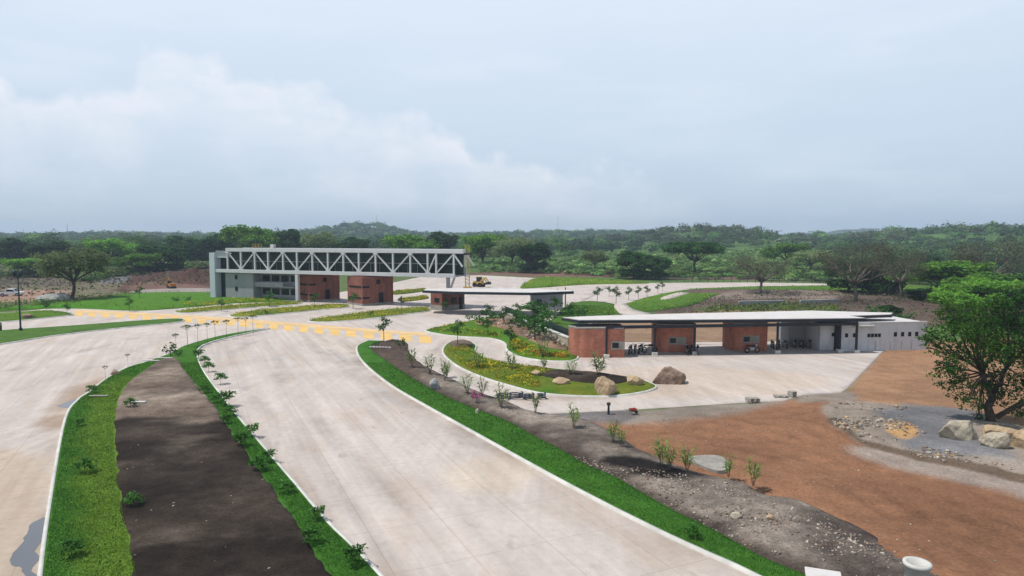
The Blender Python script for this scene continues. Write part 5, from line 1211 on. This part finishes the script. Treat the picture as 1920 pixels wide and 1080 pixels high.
# motorbikes under the pavilion roof
def make_bike():
    t = thing('motorbike', 'x', 'motorbike', group='motorbikes under the pavilion')
    for x in (-.62, .62):
        m = MB(); n = 18; V = []; Fs = []
        for k in range(n):
            a = 2*math.pi*k/n
            for q in range(6):
                b_ = 2*math.pi*q/6; r = .27+.055*math.cos(b_); V.append((x+r*math.cos(a), .05*math.sin(b_), .33+r*math.sin(a)))
        for k in range(n):
            for q in range(6): Fs.append((k*6+q, k*6+(q+1) % 6, ((k+1) % n)*6+(q+1) % 6, ((k+1) % n)*6+q))
        m.add(V, Fs); o = m.build('wheel', M['black'], t); r_ = MB(); wheel(r_, (x, 0, .33), .1, .12, 10); r_.build('hub', M['metal'], o)
    MB().box((0, 0, .48), (.5, .26, .34)).build('engine', M['metal'], t, bevel=.04); MB().box((.12, 0, .82), (.5, .28, .24)).build('fuel_tank', M['blackpaint'], t, bevel=.08); MB().box((-.42, 0, .84), (.66, .24, .12)).build('seat', M['black'], t, bevel=.05)
    m = MB()
    for y in (-.08, .08): m.tube([(.62, y, .33), (.42, y, .95)], .025, 6)
    m.tube([(.38, -.36, 1.06), (.42, 0, .98), (.38, .36, 1.06)], .02, 6); m.build('handlebar', M['metal'], t); MB().box((.52, 0, .9), (.12, .2, .18)).build('headlight', M['roofw'], t, bevel=.04); m = MB(); m.box((-.72, 0, .7), (.3, .16, .05)); m.build('mudguard', M['blackpaint'], t)
    return t
bike = make_bike(); first = True
for u, v, rz, lab in [(1182,664,1.2,'dark motorbike right beside the big curved booth, leftmost of all'), (1191,663,1.3,'dark motorbike second from the big curved booth'), (1201,662,1.1,'dark motorbike third from the big curved booth'), (1218,661,.3,'dark motorbike parked side on left of the middle booth'), (1288,664,1.4,'dark motorbike close to the right corner of the middle booth'), (1297,663,1.2,'dark motorbike just left of the column right of the middle booth'), (1308,664,1.3,'dark motorbike just right of the column right of the middle booth'), (1410,662,.2,'dark motorbike parked side on before the shaded booth'),
                      (1448,654,1.4,'dark motorbike first in the back row right of the shaded booth'), (1460,653,1.3,'dark motorbike second in the back row right of the shaded booth'), (1472,653,1.5,'dark motorbike third in the back row right of the shaded booth'), (1490,652,1.3,'dark motorbike fourth in the back row right of the shaded booth'), (1503,652,1.4,'dark motorbike fifth in the back row right of the shaded booth'), (1518,652,1.2,'dark motorbike last in the back row, against the white building'), (1592,657,.2,'dark motorbike between the two columns at the right end of the pavilion')]:
    p = G(u, v, .03)
    if first: bike.location = p; bike.rotation_euler[2] = rz; bike['label'] = lab; bike.scale = (1.1,)*3; first = False
    else: dup(bike, p, rz, 1.1, lab)
# ------------------------------------------------------------ building-site odds and ends
p = G(1718, 1099); p.z = .05
t = thing('concrete_pipe', 'upright grey concrete pipe ring at the lower right', 'concrete pipe', p); MB().lathe([(.44, 0), (.44, .78), (.52, .80), (.52, .95), (.36, .95), (.36, .1), (.36, 0)], 32).build('pipe', M['kerb'], t, True); MB().lathe([(0, .06), (.355, .06)], 32).build('floor', M['black'], t)
p = G(1543, 1096); t = thing('slab', 'flat white concrete slab on the dark soil left of the pipe ring', 'slab', (p.x, p.y, .35), -.35); MB().box((0, 0, .06), (1.35, .85, .09)).build('top', M['roofw'], t, bevel=.02); MB().box((0, 0, -.12), (1.2, .7, .22)).build('base', M['kerb'], t)
p = G(1328, 871)
P = rough_edge(GP(cr([(1290,862),(1310,857),(1345,857),(1364,866),(1366,880),(1345,886),(1310,874)], 4)), .05); o = MB().prism([tuple(q-np.array(p[:2])) for q in P], -.2, .03).build('concrete_pad', M['band']); o.location = (p.x, p.y, .09); tag(o, 'pale round concrete pad at the edge of the red earth behind the palms', 'concrete pad')
p = G(1186, 777)
t = thing('wheelbarrow', 'red wheelbarrow on the gravel below the concrete plaza', 'wheelbarrow', (p.x, p.y, .05), .3); t.scale = (.62,)*3; m = MB(); m.add([(-.45,-.35,.65),(.5,-.35,.7),(.5,.35,.7),(-.45,.35,.65),(-.25,-.2,.35),(.3,-.2,.35),(.3,.2,.35),(-.25,.2,.35)], [(4,5,6,7),(0,1,5,4),(1,2,6,5),(2,3,7,6),(3,0,4,7)]); m.build('tray', M['red'], t); m = MB(); wheel(m, (.55, 0, .2), .2, .09, 14); m.build('wheel', M['black'], t)
m = MB()
for y in (-.28, .28): m.tube([(.55, y*.3, .2), (-.2, y, .38), (-1., y, .6)], .022, 6); m.tube([(-.25, y, .36), (-.35, y, 0)], .022, 6)
m.build('frame', M['darksteel'], t)
p = G(1141, 777); t = thing('marker_post', 'short dark post on the gravel left of the red wheelbarrow', 'post', p); MB().lathe([(0, 0), (.1, 0), (.08, .75), (0, .75)], 10).build('post', M['darksteel'], t); MB().lathe([(0, .75), (.16, .75), (.16, .95), (0, 1.0)], 10).build('cap', M['bark'], t)
def pallet(u, v, rz, label, w=1.3, d=.9, h=.45):
    p = G(u, v, .03); t = thing('pallet_stack', label, 'pallets', p, rz, 'board stacks on the plaza edge'); t.scale = (.8,)*3; m = MB()
    for i in range(5): m.box((0, -d/2+d*(i+.5)/5, h), (w, d/5*.8, .05))
    m.build('deck_boards', M['wood'], t); m = MB()
    for x in (-w/2+.06, 0, w/2-.06): m.box((x, 0, h/2), (.11, d*.98, h-.06))
    m.build('bearers', M['wood'], t)
pallet(1411, 754, .1, 'grey board stack alone at the front edge of the plaza'); pallet(1464, 745, -.1, 'low grey boards left of the small upright crate', 1.5, .7, .22); pallet(1485, 744, .5, 'small upright grey crate at the corner of the plaza', .7, .7, .6)
p = G(258, 762); t = thing('slab', 'pale slab lying beside the sapling on the brown median soil', 'slab', (p.x, p.y, .3), .1); MB().box((0, 0, .05), (1.3, .35, .14)).build('top', M['roofw'], t, bevel=.02); MB().box((0, 0, -.08), (1.2, .28, .12)).build('base', M['kerb'], t)
for u, v, rz, L, lab in [(300,671,.12,2.6,'white board lying across the head of the median soil'), (283,676,.05,1.8,'grey board left of the white one at the head of the median'), (185,742,.2,1.5,'grey plank on the left kerb by the small puddle')]:
    p = G(u, v, .3); o = MB().box((0, 0, 0), (L, .25, .08)).build('plank', M['roofw'] if 'white' in lab else M['wood'], bevel=.01); o.location = p; o.rotation_euler = (0, .02, rz); tag(o, lab, 'plank', 'planks on the median')
# heap of dark plastic sheeting and hoses behind the palms
p = G(968, 749)
t = thing('hose_coils', 'dark blue coils of hose lying on the concrete behind the palms', 'hose', p)
for k, (dx, dy, r) in enumerate([(-1.2, 0, .55), (0, .3, .65), (1.1, -.1, .5), (2.2, .1, .4)]):
    m = MB(); P = [(dx+(r-.02*i % .1)*math.cos(i*.5), dy+r*.8*math.sin(i*.5), .08+.012*i) for i in range(40)]; m.tube(P, .055, 6); m.build('coil', M['hose'], t)
for k, (u, v, lab) in enumerate([(716,656,'white stones in a short row at the head of the right verge'), ]):
    p = G(u, v); t = thing('edging_stones', lab, 'stones', (p.x, p.y, .3), -.1); 
    for q in range(7):
        m = MB(); m.box((q*.42-1.4, -.06*q, .05), (.34, .24, .2), random.random()); m.build('stone', M['roofw'], t, bevel=.06)
# low grey walls on the brown ground behind the pavilion
for (a_, b_, lab) in [((1385,573),(1470,571),'low grey block wall on the brown ground behind the pavilion, left one'), ((1500,571),(1575,569),'low grey block wall on the brown ground behind the pavilion, right one')]:
    a, b = G(*a_), G(*b_); t = thing('block_wall', lab, 'wall'); MB().bar((a.x, a.y, .4), (b.x, b.y, .4), .3, .9).build('blocks', M['rockgrey'], t); MB().bar((a.x, a.y, .9), (b.x, b.y, .9), .36, .1).build('coping', M['kerb'], t)
# dark bank fence line along the far road
def post_fence(a_, b_, n, lab):
    a, b = G(*a_), G(*b_); t = thing('wire_fence', lab, 'fence')
    for k in range(n):
        p = a.lerp(b, k/(n-1)); z = tz(p); MB().tube([(p.x, p.y, z-.2), (p.x, p.y, z+1.7)], .09, 5).build('post', M['bark'], t)
    m = MB()
    for z in (.6, 1.1, 1.6): m.tube([(a.x, a.y, z+tz(a)), (b.x, b.y, z+tz(b))], .02, 4)
    m.build('wires', M['metal'], t)
post_fence((1240,529), (1740,533), 34, 'wire fence on wooden posts along the far road')
# ------------------------------------------------------------ sun, sky, haze
EL, AZ = R(64), R(262)                    # sun stands to the left, a little behind the camera
sun = bpy.data.lights.new('sun', 'SUN'); sun.energy = 4.1; sun.angle = R(1.2); sun.color = (1, .955, .89)
so = bpy.data.objects.new('sun', sun); COL.objects.link(so)
sd = Vector((math.sin(AZ)*math.cos(EL), math.cos(AZ)*math.cos(EL), math.sin(EL))); so.rotation_euler = sd.to_track_quat('Z', 'Y').to_euler(); so.location = (0, 0, 60)
w = bpy.data.worlds.new('World'); S.world = w; w.use_nodes = True; nt = w.node_tree; bg = nt.nodes['Background']
sky = nt.nodes.new('ShaderNodeTexSky'); sky.sky_type = 'NISHITA'; sky.sun_disc = False; sky.sun_elevation = EL; sky.sun_rotation = AZ; sky.air_density = 1.2; sky.dust_density = 2.5; sky.ozone_density = 1.5
tc = nt.nodes.new('ShaderNodeTexCoord'); gen = tc.outputs['Generated']
sep = nt.nodes.new('ShaderNodeSeparateXYZ'); nt.links.new(gen, sep.inputs[0]); zc = sep.outputs[2]
az = mth(nt, 'ARCTAN2', sep.outputs[0], sep.outputs[1])       # 0 straight ahead, + to the right
el = mth(nt, 'ARCSINE', zc, 0)
BGS = .1
K = 1/BGS
# thin overcast veil: pale at height, grey blue towards the horizon
n1 = nz(nt, 2.2, 6, mapv(nt, gen, 0, (1, 1, 4)), .6); n2 = nz(nt, 5, 7, mapv(nt, gen, 0, (1, 1, 2.5)), .6)
low = tuple(K*c_ for c_ in (.58, .74, .92)); hi_ = tuple(K*c_ for c_ in (.88, .98, 1.10))
veil = mixc(nt, mr(nt, mth(nt, 'ADD', el, mth(nt, 'MULTIPLY', mth(nt, 'SUBTRACT', n1, .5), .12)), .0, .34, 0, 1), low, hi_)
base = mixc(nt, .82, sky.outputs[0], veil)
# a bank of cumulus over the left half, its top sloping down to the right
cv = nt.nodes.new('ShaderNodeFloatCurve'); nt.links.new(mr(nt, az, -.8, .4, 0, 1), cv.inputs['Value'])
def U(u): return (math.atan((u-960)/F)+.8)/1.2
def E(v): return math.atan((446-v)/F)/.4
pts = [(U(-100), E(60)), (U(0), E(130)), (U(60), E(190)), (U(130), E(170)), (U(240), E(165)), (U(305), E(100)), (U(370), E(92)), (U(470), E(130)), (U(580), E(152)), (U(690), E(190)), (U(760), E(182)), (U(850), E(215)), (U(920), E(270)), (U(1040), E(268)), (U(1120), E(290)), (U(1250), E(330)), (1, E(380))]
cm = cv.mapping.curves[0]
cm.points[0].location = (0, E(60)); cm.points[1].location = pts[-1]
for q in pts[:-1]: cm.points.new(*q)
cv.mapping.update()
vo = nt.nodes.new('ShaderNodeTexVoronoi'); vo.feature = 'SMOOTH_F1'; vo.inputs['Scale'].default_value = 17; vo.inputs['Detail'].default_value = 2; vo.inputs['Smoothness'].default_value = .35
wv = nt.nodes.new('ShaderNodeVectorMath'); nt.links.new(gen, wv.inputs[0]); nn = nt.nodes.new('ShaderNodeTexNoise'); nn.inputs['Scale'].default_value = 9; nt.links.new(gen, nn.inputs['Vector'])
sc_ = nt.nodes.new('ShaderNodeVectorMath'); sc_.operation = 'SCALE'; sc_.inputs['Scale'].default_value = .07; nt.links.new(nn.outputs['Color'], sc_.inputs[0]); nt.links.new(sc_.outputs[0], wv.inputs[1]); nt.links.new(wv.outputs[0], vo.inputs['Vector'])
puff = mth(nt, 'SUBTRACT', .45, vo.outputs['Distance'])
ctop = mth(nt, 'MULTIPLY', cv.outputs[0], .4)
d_ = mth(nt, 'ADD', mth(nt, 'ADD', mth(nt, 'SUBTRACT', ctop, el), mth(nt, 'MULTIPLY', puff, .05)), mth(nt, 'MULTIPLY', mth(nt, 'SUBTRACT', nz(nt, 13, 9, gen, .62), .5), .06))
edge = mr(nt, d_, 0, .026, 0, 1); core = mr(nt, d_, .015, .17, 1, .0)
soft = mth(nt, 'MULTIPLY', mr(nt, nz(nt, 7, 7, mapv(nt, gen, 0, (1, 1, 2)), .62), .36, .64, .35, 1), mr(nt, puff, -.1, .25, .7, 1.0))
amt = mth(nt, 'MULTIPLY', mth(nt, 'MULTIPLY', edge, mth(nt, 'MAXIMUM', core, .12)), soft)
amt = mth(nt, 'MULTIPLY', amt, mr(nt, az, .0, .3, .95, .12))
c_ = mixc(nt, amt, base, tuple(K*k for k in (1.02, 1.0, 1.05)))
# darker grey cloud at the top left
dk = mth(nt, 'MULTIPLY', mr(nt, n2, .38, .62, 0, .7), mth(nt, 'MULTIPLY', mr(nt, el, .24, .34, 0, 1), mr(nt, az, -.72, -.38, 1, 0)))
c_ = mixc(nt, dk, c_, tuple(K*k for k in (.56, .68, .82)))
# wisps everywhere
c_ = mixc(nt, mr(nt, nz(nt, 3.2, 8, mapv(nt, gen, .4, (1, 1, 5)), .6), .5, .8, 0, .35), c_, tuple(K*k for k in (.9, .95, 1.02)))
zen = tuple(K*k for k in (.15, .23, .37)); c_ = mixc(nt, mr(nt, el, .38, .65, 0, .92), c_, zen)   # unseen sky overhead made darker and bluer to cut fill, deepen shade
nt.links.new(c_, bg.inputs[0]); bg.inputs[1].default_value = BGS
hz = MB().b2(-3150, 3150, -3150, 3150, -3.5, 78).build('haze', M['water']); m = bpy.data.materials.new('haze_air'); m.use_nodes = True; nt = m.node_tree
for n in list(nt.nodes):
    if n.type == 'BSDF_PRINCIPLED': nt.nodes.remove(n)
pv = nt.nodes.new('ShaderNodeVolumePrincipled'); pv.inputs['Color'].default_value = (.66, .80, .95, 1); pv.inputs['Density'].default_value = .00030; pv.inputs['Anisotropy'].default_value = .0
nt.links.new(pv.outputs[0], nt.nodes['Material Output'].inputs['Volume']); hz.data.materials[0] = m; tag(hz, kind='stuff')
# ------------------------------------------------------------ picture
v = S.view_settings; S.display_settings.display_device = 'sRGB'; v.view_transform = 'Standard'; v.look = 'None'; v.exposure = 0; v.gamma = 1; v.use_curve_mapping = False
S.render.engine = 'CYCLES'; c = S.cycles; c.use_denoising = True; c.max_bounces = 5; c.diffuse_bounces = 2; c.glossy_bounces = 2; c.transmission_bounces = 2; c.transparent_max_bounces = 6; c.volume_bounces = 0
